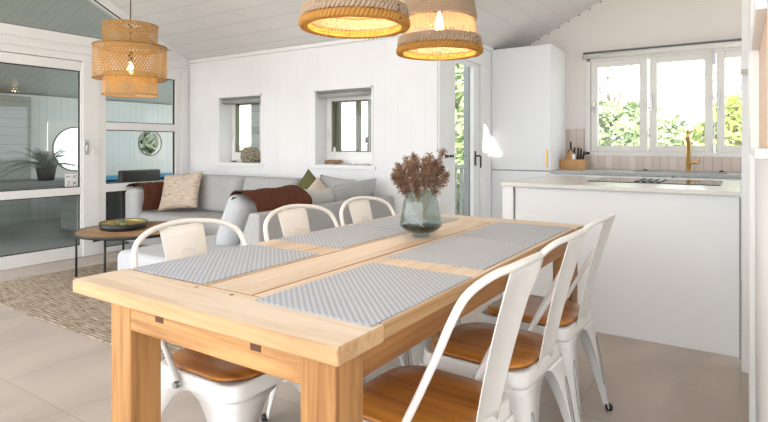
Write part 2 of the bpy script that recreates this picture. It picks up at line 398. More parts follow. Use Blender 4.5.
# right kitchen slope
face(bm, [(0, 2.03, k(0)), (2.25, BY, k(2.25)), (2.25, 6.3, k(2.25)), (0, 6.3, k(0))], 1)
ext = bmesh.ops.extrude_face_region(bm, geom=list(bm.faces))
bmesh.ops.translate(bm, verts=[v for v in ext['geom'] if isinstance(v, bmesh.types.BMVert)], vec=(0, 0, .15))
struct('ceiling', bm, ['ceilX', 'ceilY'])
# added mask board, its opening shaped to throw the sun patch
bm = B(); n_ = Vector((-S, 0, 1)).normalized()
outer = [(ax-.03, ay-.03), (bx_+.03, ay-.03), (bx_+.03, by+.03), (ax-.03, by+.03)]
def up(p, o_): return (p[0], p[1], EZ+S*(p[0]-KX)+.155+o_)
hc = hole
vs_o = [up(p, 0) for p in outer]; vs_h = [up(p, 0) for p in hc]
import mathutils
tess = mathutils.geometry.tessellate_polygon([[Vector(v) for v in vs_o], [Vector(v) for v in vs_h]])
allv = [bm.verts.new(v) for v in vs_o + vs_h]
for tri in tess: bm.faces.new([allv[i] for i in tri])
ex = bmesh.ops.extrude_face_region(bm, geom=list(bm.faces)); bmesh.ops.translate(bm, verts=[v for v in ex['geom'] if isinstance(v, bmesh.types.BMVert)], vec=(0, 0, .02))
struct('window_8', bm, 'white')

# left wall: door and window openings, plus two unseen ones added for more light
lops = [(-2.3, -.2, .1, 2.03), (-.1, 1.9, .1, 2.03), (2.0, 3.03, .0, 2.03), (3.14, 4.15, .0, 2.03)]
bm = wall_cells(B(), 'x', LX - .12, LX, [-2.5, 4.53], [0, 2.2], lops)
# gable glazing: beam + rafters
struct('wall_left', bm, 'wallY')
bm = B()
box(bm, LX - .14, -2.5, 2.2, LX + .01, 4.28, 2.287)
prism(bm, [(4.28, 2.2), (4.28, roofL(4.28)+.02), (1.0, roofL(1.0)+.02), (-2.5, rz-S*3.5+.02), (-2.5, 2.25), (-2.40, 2.25), (-2.4, rz-S*3.4-.11), (1.0, roofL(1.0)-.11), (4.0, roofL(4.0)-.09), (4.05, 2.287), (4.05, 2.2)], 'x', LX - .12, LX + .0)
struct('trim_1', bm, 'oldwhite')
bm = B(); box(bm, LX + .0, -2.5, 2.10, LX + .025, 4.28, 2.14); box(bm, LX, -2.5, 2.185, LX + .018, 4.28, 2.205)
for i in range(40): box(bm, LX + .024, -2 + i*.16, 2.233, LX + .0265 - .012, -1.985 + i*.16, 2.241)
struct('trim_2', bm, 'oldwhite', bevel=.004)
bm = prism(B(), [(4.03, 2.28), (-2.4, 2.28), (-2.4, 2.0), (1.0, roofL(1.0)-.10), ], 'x', LX - .07, LX - .06)
bm.free(); bm = B()
face(bm, [(LX-.06, 4.02, 2.28), (LX-.06, 3.99, roofL(3.99)-.09), (LX-.06, 1.0, roofL(1)-.1), (LX-.06, -2.42, rz-S*3.42-.1), (LX-.06, -2.42, 2.28)])
struct('window_1', bm, 'dglass')
bm = B()
tube(bm, [(LX-.0, 4.02, 2.289), (LX, 1, 2.289)], .006, 4); tube(bm, [(LX+.002, 3.99, roofL(3.99)-.095), (LX+.002, 1.0, roofL(1)-.112)], .008, 4)
struct('trim_3', bm, 'seal')

def pane(bmf, bmg, bms, x, y0, y1, z0, z1):
    face(bmg, [(x-.03, y0, z0), (x-.03, y1, z0), (x-.03, y1, z1), (x-.03, y0, z1)])
    t = .008
    for a in ((y0, z0, y0+t, z1), (y1-t, z0, y1, z1), (y0, z0, y1, z0+t), (y0, z1-t, y1, z1)):
        box(bms, x-.034, a[0], a[1], x-.012, a[2], a[3])
# the glazed terrace door
bmf, bmg, bms = B(), B(), B()
for (a, b_, c, d) in ((2.0, 2.06, .0, 2.02), (2.956, 3.03, .0, 2.02), (2.06, 2.956, 1.925, 2.02), (2.06, 2.956, .648, .726), (2.06, 2.956, 0, .123)):
    box(bmf, LX-.06, a, c+.001, LX+.005, b_, d)
box(bmf, LX-.0, 2.975, 0.002, LX+.02, 3.15, 2.04)     # casing between door and window
pane(bmf, bmg, bms, LX, 2.06, 2.956, .726, 1.925); pane(bmf, bmg, bms, LX, 2.06, 2.956, .123, .648)
dr = struct('door_1', bmf, 'oldwhite', bevel=.004)
link('pane', bmg, 'dglass', dr); link('seal', bms, 'seal', dr)
bm = B(); box(bm, LX+.02, 2.99, 1.06, LX+.028, 3.03, 1.21); tube(bm, [(LX+.03, 3.01, 1.17), (LX+.06, 3.01, 1.17), (LX+.065, 2.995, 1.16), (LX+.06, 2.985, 1.10)], .008, 8)
link('door_handle', bm, 'chrome', dr, bevel=.002)
# window beside the door
bmf, bmg, bms = B(), B(), B()
for (a, b_, c, d) in ((3.14, 3.222, 0.002, 2.06), (4.08, 4.15, 0.002, 2.06), (3.222, 4.08, 1.95, 2.06), (3.222, 4.08, 1.325, 1.408), (3.222, 4.08, .656, .742), (3.222, 4.08, 0.002, .06)):
    box(bmf, LX-.06, a, c, LX+.008, b_, d)
box(bmf, LX, 4.15, .002, LX+.02, 4.24, 2.06); box(bmf, LX, 3.15, 2.03, LX+.015, 4.24, 2.07)
for z0, z1 in ((1.408, 1.95), (.742, 1.325), (.06, .656)): pane(bmf, bmg, bms, LX, 3.222, 4.08, z0, z1)
dr = struct('window_2', bmf, 'oldwhite', bevel=.004)
link('pane', bmg, 'dglass', dr); link('seal', bms, 'seal', dr)
struct('baseboard_left', box(B(), LX, -2.5, 0, LX+.015, 2.0, .09), 'white', bevel=.003)

# back wall with two deep window niches
w1 = (-5.14, -4.45, .955, 1.715); w2 = (-3.66, -2.955, .955, 1.715)
bm = wall_cells(B(), 'y', BY, BY + .25, [LX-.12, KX], [0, EZ+.01], [w1, w2])
struct('wall_back', bm, 'wallX')
struct('trim_4', box(B(), LX, BY-.03, EZ-.035, KX+.01, BY, EZ+.005), 'white', bevel=.006)
struct('baseboard_back', box(B(), LX, BY-.015, 0, KX, BY, .09), 'white', bevel=.003)
def niche(n, w_, gx0, gz0, gz1):
    x0, x1, z0, z1 = w_; yb = BY + .2
    bm = B()
    box(bm, x0-.05, BY-.02, z0-.035, x1+.05, BY+.02, z0, 0)      # sill board
    box(bm, x0, BY+.0, z0-.01, x1, yb+.03, z0+.004)
    for a in ((x0, z0+.006, gx0, z1), (x1-.02, z0+.006, x1, z1), (gx0+.0005, gz1, x1-.0205, z1), (gx0+.0005, z0+.006, x1-.0205, gz0)):
        box(bm, a[0]+.0005, yb-.02, a[1]+.001, a[2]-.0005, yb+.035, a[3]-.001)
    for a in ((x0-.018, z0-.0, x0+.002, z1+.018), (x1-.002, z0, x1+.018, z1+.018), (x0-.018, z1-.002, x1+.018, z1+.018)):
        box(bm, a[0], BY-.008, a[1], a[2], BY+.004, a[3])
    wn = struct('window_%d' % n, bm, 'white', bevel=.003)
    bm = B(); face(bm, [(gx0, yb+.02, gz0), (x1-.02, yb+.02, gz0), (x1-.02, yb+.02, gz1), (gx0, yb+.02, gz1)])
    link('pane', bm, 'glass', wn)
    bm = B(); t = .014
    for a in ((gx0, gz0, gx0+t, gz1), (x1-.03, gz0, x1-.02, gz1), (gx0, gz0, x1-.02, gz0+t), (gx0, gz1-t, x1-.02, gz1)):
        box(bm, a[0], yb-.005, a[1], a[2], yb+.045, a[3])
    link('seal', bm, 'postgreen', wn)
    bm = B(); box(bm, gx0-.035, yb-.035, 1.25, gx0-.02, yb-.02, 1.33); tube(bm, [(gx0-.028, yb-.035, 1.29), (gx0-.028, yb-.06, 1.29), (gx0-.028, yb-.06, 1.22)], .006, 6)
    link('handle', bm, 'white', wn)
    r = thing('roller_blind', 'grey roller blind rolled up in the ' + ('left' if n == 3 else 'right') + ' of the two small deep windows', 'blind', (x0, BY+.06, z1-.04))
    bm = B(); tube(bm, [(x0+.02, BY+.05, z1-.045), (x1-.015, BY+.05, z1-.045)], .028, 16); wp('blind_roll', bm, 'grey', r)
    bm = B(); box(bm, x0+.01, BY+.02, z1-.02, x1-.005, BY+.08, z1-.003); wp('cassette', bm, 'greyout', r, bevel=.003)
    bm = B(); tube(bm, [(x1-.03, BY+.03, z1-.05), (x1-.031, BY+.03, z1-.62)], .003, 5); tube(bm, [(x1-.05, BY+.03, z1-.05), (x1-.049, BY+.03, z1-.62)], .003, 5)
    wp('pull_chain', bm, 'white', r)
niche(3, w1, -5.08, 1.075, 1.655)
niche(4, w2, -3.60, 1.09, 1.62)

# kitchen left wall with glazed door
dop = [(4.50, 5.40, 0, 2.02)]
bm = wall_cells(B(), 'x', KX-.15, KX, [BY+.25, 6.3], [0, EZ+.01], dop)
struct('wall_kitchen_left', bm, 'wallY')
bmf, bmg, bms = B(), B(), B()
for (a, b_, c, d) in ((4.50, 4.665, 0.01, 1.99), (5.09, 5.235, 0.01, 1.99), (4.665, 5.09, 1.95, 1.99), (4.665, 5.09, 0.01, .13)):
    box(bmf, KX-.05, a, c, KX-.01, b_, d)
pane(bmf, bmg, bms, KX-.02, 4.665, 5.09, .13, 1.95)
for a in ((4.42, 0.001, 4.515, 1.989), (5.24, 0.001, 5.42, 1.989), (4.42, 1.99, 5.42, 2.08)):
    box(bmf, KX-.02, a[0], a[1], KX+.014, a[2], a[3])
box(bmf, KX-.0, BY+.01, 0.001, KX+.02, BY+.13, 2.19)
dr = struct('door_2', bmf, 'oldwhite', bevel=.004)
link('pane', bmg, 'glass', dr)
bms.free()
bm = B(); box(bm, KX-.012, 5.11, .95, KX-.004, 5.145, 1.10); tube(bm, [(KX, 5.127, 1.05), (KX+.045, 5.127, 1.05), (KX+.05, 5.13, 1.04), (KX+.05, 5.13, .93)], .009, 8)
link('door_handle', bm, 'black', dr)
h = thing('hook_rail', 'small black hook rail on the white door casing above the dried grass', 'hook', (KX, 4.45, 1.06))
bm = B(); tube(bm, [(KX+.022, 4.39, 1.058), (KX+.022, 4.56, 1.058)], .004, 6)
for q in (4.40, 4.44, 4.5, 4.55): box(bm, KX+.016, q-.008, 1.045, KX+.03, q+.008, 1.068)
wp('bar', bm, 'black', h)
struct('trim_5', box(B(), KX, BY, EZ-.035, KX+.03, 5.53, EZ+.01), 'white', bevel=.006)
bm = B(); box(bm, KX-.22, 5.30, 0, KX-.16, 5.52, 2.15)
tag(link('outdoor_screen', bm, 'greyout', bevel=.005), 'grey boarded screen standing outside the narrow glazed door', 'screen')

# kitchen end wall with triple window
kw = (-1.385, .60, 1.075, 2.155)
bm = wall_cells(B(), 'y', KY, KY+.19, [KX-.15, 2.25], [0, EZ], [kw])
prism(bm, [(KX-.15, EZ), (2.25, EZ), (0, EZ+S*2.25+.1)], 'y', KY, KY+.19)
struct('wall_kitchen', bm, 'gable')
bm = B()
for i in range(60): 
    x = KX + .12 + i*.11
    if x < 0: box(bm, x-.006, KY-.008, EZ+S*(x-KX)-.02, x+.006, KY, EZ+S*(x-KX)-.008)
struct('trim_6', bm, 'black')
bm = B()
x0, x1, z0, z1 = kw
for a in ((x0-.02, z0-.02, x0+.035, z1+.01), (x1-.035, z0-.02, x1+.02, z1+.01), (x0, z1-.10, x1, z1+.01), (x0-.02, z0-.03, x1+.02, z0+.015)):
    box(bm, a[0], KY-.015, a[1], a[2], KY+.1, a[3])
wn = struct('window_5', bm, 'frame', bevel=.004)
cs = [(-1.345, -.80), (-.775, -.222), (-.192, .36)]
for i, (a, b_) in enumerate(cs):
    bm = B(); f = .068; c, d = z0+.015, z1-.10
    for q in ((a, c, a+f, d), (b_-f, c, b_, d), (a+f, c, b_-f, c+f*.9), (a+f, d-f*.9, b_-f, d)):
        box(bm, q[0], KY-.005, q[1], q[2], KY+.05, q[3])
    cse = link('casement', bm, 'frame', wn, bevel=.005)
    bm = B(); face(bm, [(a+f, KY+.03, c), (b_-f, KY+.03, c), (b_-f, KY+.03, d), (a+f, KY+.03, d)]); link('pane', bm, 'glass', cse)
    hx = a + .03
    bm = B()
    if i == 0: box(bm, hx-.01, KY-.016, 1.50, hx+.006, KY-.005, 1.62); tube(bm, [(hx-.002, KY-.01, 1.57), (hx-.002, KY-.04, 1.57), (hx+.01, KY-.045, 1.50)], .006, 6)
    else: box(bm, hx-.022, KY-.03, 1.50, hx-.004, KY-.005, 1.68)
    link('handle', bm, 'chrome', cse, bevel=.003)
bm = B()
for a in (-.787, -.207): box(bm, a-.004, KY+.0, z0, a+.004, KY+.004, z1-.1)
box(bm, -.222, KY-.02, z0+.0, -.196, KY-.004, z0+.1); box(bm, -.222, KY-.02, z1-.22, -.196, KY-.004, z1-.08)
link('hinge', bm, 'chrome', wn)
r = thing('roller_blind', 'long cream and grey roller blind above the triple kitchen window', 'blind', (-.4, KY-.05, 2.12))
bm = B(); tube(bm, [(x0-.03, KY-.05, 2.11), (x1, KY-.05, 2.11)], .03, 16); wp('blind_roll', bm, 'frame', r)
bm = B(); box(bm, x0-.025, KY-.085, 2.143, x1+.02, KY-.001, 2.152); box(bm, x0-.028, KY-.085, 2.08, x0-.02, KY-.001, 2.152); wp('cassette', bm, 'greyout', r, bevel=.002)
# tiled splash
bm = B(); box(bm, -1.611, KY-.012, .905, 1.88, KY-.001, 1.045); box(bm, -1.611, KY-.012, 1.045, -1.41, KY-.001, 1.335)
struct('trim_7', bm, 'splash')

# right wall, its end post, kitchen side walls
bm = B(); box(bm, RX, 1.25, 0, RX+.1, 3.36, 4.0); struct('wall_right', bm, 'wallY')
bm = B(); box(bm, RX+.1, 3.26, 0, 2.25, 3.36, 2.3); struct('wall_kitchen_front', bm, 'wallX')
bm = wall_cells(B(), 'x', 2.15, 2.25, [3.36, 6.11], [0, 2.2], [(3.6, 5.95, .12, 2.1)]); struct('wall_kitchen_right', bm, 'wallY')
bm = B()
for q in ((3.6, .12, 3.67, 2.1), (5.88, .12, 5.95, 2.1), (4.74, .12, 4.81, 2.1), (3.6, .12, 5.95, .2), (3.6, 2.03, 5.95, 2.1)): box(bm, 2.16, q[0], q[1], 2.22, q[2], q[3])
struct('window_9', bm, 'frame')  # unseen opening added to brighten the kitchen, frame without glass
bm = B(); box(bm, 1.75, -1.3, 0, 1.85, 3.26, 2.45); struct('wall_light_block', bm, 'wallY')  # unseen wall added to cut light from the right
bm = B()
box(bm, RX-.045, 3.30, 0, RX+.0, 3.40, 3.5); box(bm, RX-.018, 3.0, 0, RX, 3.07, 3.5); box(bm, RX-.022, 2.55, .0, RX, 2.62, 3.5)
struct('trim_8', bm, 'white', bevel=.004)
struct('baseboard_right', box(B(), RX-.012, 1.25, 0, RX, 3.0, .07), 'white', bevel=.003)
sh = thing('wall_shelf', 'white open wall shelf with pale wooden inside on the right wall', 'shelf', (RX, 1.9, 1.125))
bm = B()
for a in ((1.3, 1.125, 1.86, 1.145), (1.3, 1.42, 1.86, 1.45), (1.3, 1.93, 1.86, 1.96), (1.86, 1.125, 2.36, 1.96)):
    box(bm, RX-.026, a[0], a[1], RX+.0, a[2], a[3])
wp('frame', bm, 'white', sh, bevel=.003)
bm = B(); box(bm, RX-.006, 1.3, 1.145, RX-.0005, 1.86, 1.93); wp('back_panel', bm, noise_mat('pale_birch', (.72, .52, .38), (.66, .46, .33), (2, 2, 20), .5, 0), sh)
sb = thing('wall_bracket', 'small white wedge-shaped bracket on the post at the kitchen corner', 'bracket', (RX-.02, 3.26, 1.5))
bm = prism(B(), [(3.22, 1.60), (3.295, 1.60), (3.295, 1.51), (3.22, 1.53)], 'x', RX-.05, RX-.001); wp('wedge', bm, 'white', sb, bevel=.004)

# ------------------------------------------------------------------ kitchen furniture
CAB_Y = 5.53
t = thing('tall_cabinet', 'tall white fridge cabinet beside the narrow glazed door', 'cabinet', (-1.93, 5.8, 0))
wp('body', box(B(), KX+.001, CAB_Y+.02, .0, -1.612, KY-.001, 2.19), 'cab', t, bevel=.002)
d = wp('door', box(B(), KX+.003, CAB_Y, .900, -1.614, CAB_Y+.019, 2.188), 'cab', t, bevel=.002)
h = wp('handle', box(B(), -1.655, CAB_Y-.022, .935, -1.643, CAB_Y-.001, 1.115), 'brass', t, bevel=.002)
d = wp('lower_door', box(B(), KX+.003, CAB_Y, .09, -1.614, CAB_Y+.019, .888), 'cab', t, bevel=.002)
wp('handle', box(B(), -1.655, CAB_Y-.022, .68, -1.643, CAB_Y-.001, .86), 'brass', t, bevel=.002)
wp('gap_strip', box(B(), KX+.004, CAB_Y+.004, .888, -1.615, CAB_Y+.02, .90), 'greyout', t)
ux = -1.610
for i in range(5):
    t = thing('base_cabinet', ['white base cabinet under the worktop, next to the tall cabinet', 'white base cabinet under the worktop, left of the sink tap', 'white base cabinet under the worktop, below the sink tap', 'white base cabinet under the worktop, behind the right end of the island', 'white base cabinet at the right end of the worktop under the kitchen window'][i], 'cabinet', (ux+.3, 5.8, 0), 0, 'base cabinets under the kitchen window')
    wd = [.85, .25, .62, .62, 1.15][i]
    wp('body', box(B(), ux+.002, 5.53, .0, ux+wd-.002, KY-.013, .873), 'cab', t)
    dd = wp('drawer', box(B(), ux+.003, 5.505, .70, ux+wd-.005, 5.529, .868), 'cab', t, bevel=.002)
    wp('door', box(B(), ux+.003, 5.505, .10, ux+wd-.005, 5.529, .695), 'cab', t, bevel=.002)
    ux += wd
t = thing('kitchen_worktop', 'grey stone worktop with inset sink below the kitchen window', 'worktop', (-.2, 5.8, .874))
bm = B(); box(bm, -1.611, 5.485, .8745, -.86, KY-.013, .904); box(bm, -.10, 5.485, .8745, 1.88, KY-.013, .904)
box(bm, -.86, 5.485, .8745, -.10, 5.60, .904); box(bm, -.86, 5.92, .8745, -.10, KY-.013, .904)
wp('slab', bm, 'counter_g', t)
bm = B(); box(bm, -.86, 5.60, .88, -.10, 5.92, .89); wp('sink', bm, 'chrome', t)
# tap
t = thing('kitchen_tap', 'brass kitchen tap with straight tall spout in front of the window', 'tap', (-.42, 5.99, .904))
bm = B(); lathe(bm, [(0, 0), (.028, 0), (.028, .008), (.019, .012), (.019, .30), (0, .30)], (0, 0, 0), 16); link('body', bm, 'brass', t)
bm = B(); pts = [(0, 0, .28), (0, 0, .34)] + [(0, -.06 + .06*math.cos(a), .34 + .06*math.sin(a)) for a in [PI*i/8 for i in range(1, 8)]] + [(0, -.12, .30)]
tube(bm, pts, .011, 8); link('spout', bm, 'brass', t, smooth=True)
bm = B(); tube(bm, [(0, 0, .085), (.085, 0, .09)], .016, 10); tube(bm, [(.085, 0, .09), (.10, 0, .14)], .005, 6); link('lever', bm, 'brass', t)
# sink knobs
for x, y in ((-.80, 6.0), (-.15, 6.02)):
    s = tag(link('sink_knob', lathe(B(), [(0, 0), (.02, 0), (.018, .012), (0, .013)], (0, 0, 0), 16), 'black'), 'small black round knob on the worktop ' + ('left' if x < -.5 else 'right') + ' of the brass tap', 'knob'); s.location = (x, y, .905)
# knife block
t = thing('knife_block', 'wooden knife block full of black-handled tools on the worktop', 'knife block', (-1.485, 5.90, .904))
bm = B(); box(bm, -.125, -.06, 0, .125, .055, .105); link('tray', bm, 'knifewood', t, bevel=.004)
bm = B(); prism(bm, [(-.085, .1), (.03, .1), (.02, .17), (-.02, .205), (-.085, .12)], 'y', -.03, .045); link('block', bm, 'knifewood', t, bevel=.004)
for i, (x, z, tl) in enumerate([(-.02, .19, .10), (.015, .16, .07), (.05, .10, .13), (.075, .10, .12), (.1, .10, .09), (-.06, .14, .06)]):
    bm = B(); tube(bm, [(x, .0, z), (x + .005*i, -.01, z+tl)], .011, 8, flat=(1, .8)); link('knife_handle', bm, 'black', t)
bm = B(); box(bm, .0, -.035, .105, .035, -.025, .16); link('white_utensil', bm, 'white', t)

# island
t = thing('kitchen_island', 'white kitchen island with pale stone top behind the dining table', 'kitchen island', (-.67, 4.0, 0))
bm = B(); box(bm, -1.335, 3.52, 0, -1.0, 4.5, .879); box(bm, -1.0, 3.522, 0, -.01, 4.5, .879)
wp('body', box(B(), -1.262, 3.52, 0, -.006, 4.50, .879), 'cab', t, bevel=.002); bm.free()
wp('end_panel', box(B(), -1.345, 3.50, 0, -1.27, 4.50, .879), 'cab', t, bevel=.002)
wp('worktop', box(B(), -1.352, 3.485, .880, .0, 4.56, .906), 'counter', t, bevel=.003)
bm = B(); box(bm, -.006, 3.49, 0, .003, 3.50, .875); box(bm, -.004, 3.485, .80, .0035, 3.495, .84); box(bm, -.004, 3.485, .58, .0035, 3.495, .7)
wp('hinge', bm, 'greyout', t)
t = thing('induction_hob', 'black glass hob with centre extractor set in the island top', 'hob', (-.5, 4.15, .9065))
wp('glass_plate', box(B(), -.885, 3.90, .9065, -.10, 4.41, .911), 'hob', t, bevel=.002)
bm = B()
for i in range(4): box(bm, -.60 + i*.045, 3.98, .912, -.575 + i*.045, 4.34, .9165)
wp('extractor_grille', bm, 'black', t)
bm = B(); box(bm, -.18, 4.395, .911, -.165, 4.405, .935); 

bm.free()

# ------------------------------------------------------------------ dining table
TZ = .765; tx0, tx1, ty0, ty1 = -1.618, -.642, .815, 2.755
t = thing('dining_table', 'long rustic oak dining table laid with six grey placemats', 'table', ((tx0+tx1)/2, (ty0+ty1)/2, 0))
bm = B(); th = .040; e = .165; g = .0015
box(bm, tx0, ty0, TZ-th, tx1, ty0+e, TZ, 1)
box(bm, tx0, ty1-e, TZ-th, tx1, ty1, TZ, 1)
xs = [tx0+.004, -1.235, -1.055, tx1-.004]
for a, b_ in zip(xs[:-1], xs[1:]): box(bm, a+g, ty0+e+g, TZ-th+.001, b_-g, ty1-e-g, TZ, 0)
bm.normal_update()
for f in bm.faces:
    if abs(f.normal.z) < .5: f.material_index = 2 + f.material_index  # side faces get darker oak; the colour offsets their strong front light
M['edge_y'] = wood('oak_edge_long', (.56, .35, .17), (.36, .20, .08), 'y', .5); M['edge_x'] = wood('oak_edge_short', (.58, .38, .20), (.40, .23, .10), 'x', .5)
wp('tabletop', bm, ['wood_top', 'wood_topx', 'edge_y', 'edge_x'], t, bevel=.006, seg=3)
# edge pegs
for x in (-1.24, -1.10, -.72):
    for y in (ty0+e-.025,):
        bm = B(); bmesh.ops.create_cone(bm, cap_ends=True, segments=10, radius1=.006, radius2=.006, depth=.0008, matrix=Matrix.Translation((x, y, TZ+.0004)))
        wp('peg', bm, 'wood_leg', t)
lw = .095
for i, (x, y) in enumerate(((tx0+.115, ty0+.03), (tx1-.022-lw, ty0+.022), (tx0+.115, ty1-.03-lw), (tx1-.022-lw, ty1-.022-lw))):
    if i in (0, 2): x = tx0 + .148
    wp('leg', box(B(), x, y, 0, x+lw, y+lw, TZ-th-.0005), 'wood_leg', t, bevel=.005)
lx0 = tx0+.148; rx1 = tx1-.022
AH = .072
for yy in (ty0+.03, ty1-.07):
    bm = B(); box(bm, lx0+lw+.001, yy, TZ-th-AH, rx1-lw-.001, yy+.03, TZ-th-.001)
    a = wp('apron', bm, 'wood_ax', t, bevel=.003)
    if yy < 1:
        for x in (-1.245, -.895):
            bm = B(); box(bm, x-.016, yy-.0015, TZ-th-.028, x+.016, yy+.002, TZ-th-.006)
            link('mortise', bm, 'hole', a)
for xx in (lx0+.01, rx1-.04):
    bm = B(); box(bm, xx, ty0+.022+lw+.01, TZ-th-AH, xx+.03, ty1-.022-lw-.01, TZ-th-.001)
    wp('apron', bm, 'wood_ay', t, bevel=.003)

# placemats
spots = [(-1.59, -1.247, .98, 1.478, 'grey woven placemat on the sofa side, nearest the camera'),
         (-1.59, -1.247, 1.61, 2.095, 'grey woven placemat on the sofa side, in the middle'),
         (-1.575, -1.245, 2.108, 2.605, 'grey woven placemat on the sofa side, partly behind the vase'),
         (-1.008, -.655, .948, 1.462, 'grey woven placemat at the near right table corner, the one showing largest'),
         (-1.022, -.665, 1.575, 2.092, 'grey woven placemat on the right long side, middle of its three'),
         (-1.018, -.665, 2.106, 2.60, 'grey woven placemat on the right long side, closest to the kitchen island')]
for x0_, x1_, y0_, y1_, lab in spots:
    o = link('placemat', box(B(), -(x1_-x0_)/2, -(y1_-y0_)/2, 0, (x1_-x0_)/2, (y1_-y0_)/2, .003), 'mat', bevel=.001)
    o.location = ((x0_+x1_)/2, (y0_+y1_)/2, TZ+.0006); tag(o, lab, 'placemat', 'grey placemats on the dining table')

# ------------------------------------------------------------------ vase with dried grass
VX, VY = -1.14, 2.02; VZ = TZ + .0008
prof = [(0, 0), (.036, 0), (.040, .004), (.036, .010), (.040, .014), (.072, .028), (.090, .045), (.091, .058), (.086, .09), (.077, .14), (.066, .198)]
inner = [(r-.004, z+.0) for r, z in prof[::-1] if z > .03] + [(.06, .022), (0, .016)]
o = link('glass_vase', lathe(B(), prof + inner, n=48), glass('smoky_glass', (.80, .845, .82), 1.2, .0, 1.5))
o.location = (VX, VY, VZ); tag(o, 'smoky green glass vase holding dried grass on the dining table', 'vase')
vb = link('glass_base', lathe(B(), [(0, .0165), (.035, .0165), (.066, .030), (.081, .043), (.079, .050), (.060, .040), (.03, .026), (0, .026)], n=48), glass('thick_smoky_base', (.30, .34, .32), 1.2), o); vb['label'] = 'darker thick glass base'
def plume(i, tip, base_, label):
    r = thing('dried_grass_stem', label, 'dried grass', (VX, VY, VZ+.028), 0, 'dried grass stems in the vase')
    b0 = Vector(base_); tp = Vector(tip)
    mid = (b0 + tp)/2 + Vector((tp.x*.10, tp.y*.10, .055))
    pts = []
    for k_ in range(15):
        s = k_/14; pts.append((1-s)**2*b0 + 2*s*(1-s)*mid + s*s*tp)
    link('stem', tube(B(), pts, .0014, 5), 'straw', r)
    bm = B()
    for k_ in range(300):
        s = .50 + .5*random.random(); p = (1-s)**2*b0 + 2*s*(1-s)*mid + s*s*tp
        tng = (2*(1-s)*(mid-b0) + 2*s*(tp-mid)).normalized()
        rd = Vector((random.gauss(0, 1), random.gauss(0, 1), random.gauss(0, .6))).normalized()
        env = math.sin(min(1, (s-.46)/.56)*PI)**.6 if s < 1 else .2
        d_ = (tng*.75 + rd*.65 + Vector((0, 0, -.35))).normalized()
        Ln = (.008 + .017*random.random())*(.4+env)
        side = d_.cross(Vector((random.random()-.5, random.random()-.5, random.random()-.5))).normalized()*.0009
        q = p + rd*.002; e_ = q + d_*Ln; e2 = e_ + Vector((0, 0, -.006)) + d_*.004
        vs = [bm.verts.new(v) for v in (q-side, q+side, e_+side*1.4, e_-side*1.4)]; bm.faces.new(vs)
        v2 = bm.verts.new(e2); bm.faces.new((vs[3], vs[2], v2))
    link('plume', bm, 'plume', r)
# tips spread along the camera's right axis (.836,-.55)
R_ = Vector((.836, -.55, 0)); F_ = Vector((.55, .836, 0))
tips = [(-.180, 0, .270), (-.155, .03, .325), (-.135, -.03, .25), (-.10, .02, .31), (-.05, -.05, .30), (-.02, .04, .325), (.012, -.02, .34), (.035, .05, .315), (.06, -.04, .33), (.09, 0, .345), (.11, .04, .36), (.13, -.02, .31), (.15, .03, .27), (.07, .06, .29), (-.06, -.06, .25), (.1, -.06, .25), (0, -.07, .28)]
names = ['drooping furthest to the left', 'tall one second from the left', 'short one leaning left', 'upright left of centre', 'in front left of centre', 'behind the middle', 'in the middle', 'just right of the middle, at the back', 'in front right of the middle', 'tall one right of the middle', 'tallest, towards the hook rail', 'leaning right in front', 'drooping furthest to the right', 'at the back on the right', 'lowest in front on the left', 'lowest in front on the right', 'nearest the camera']
for i, ((a, b_, z), nm) in enumerate(zip(tips, names)):
    tip = R_*(a*1.25-.034) + F_*b_*1.2 + Vector((0, 0, z*1.02-.028)); bs_ = -(R_*a + F_*b_)*.14
    plume(i, tip, bs_, 'brown dried grass plume in the vase, ' + nm)

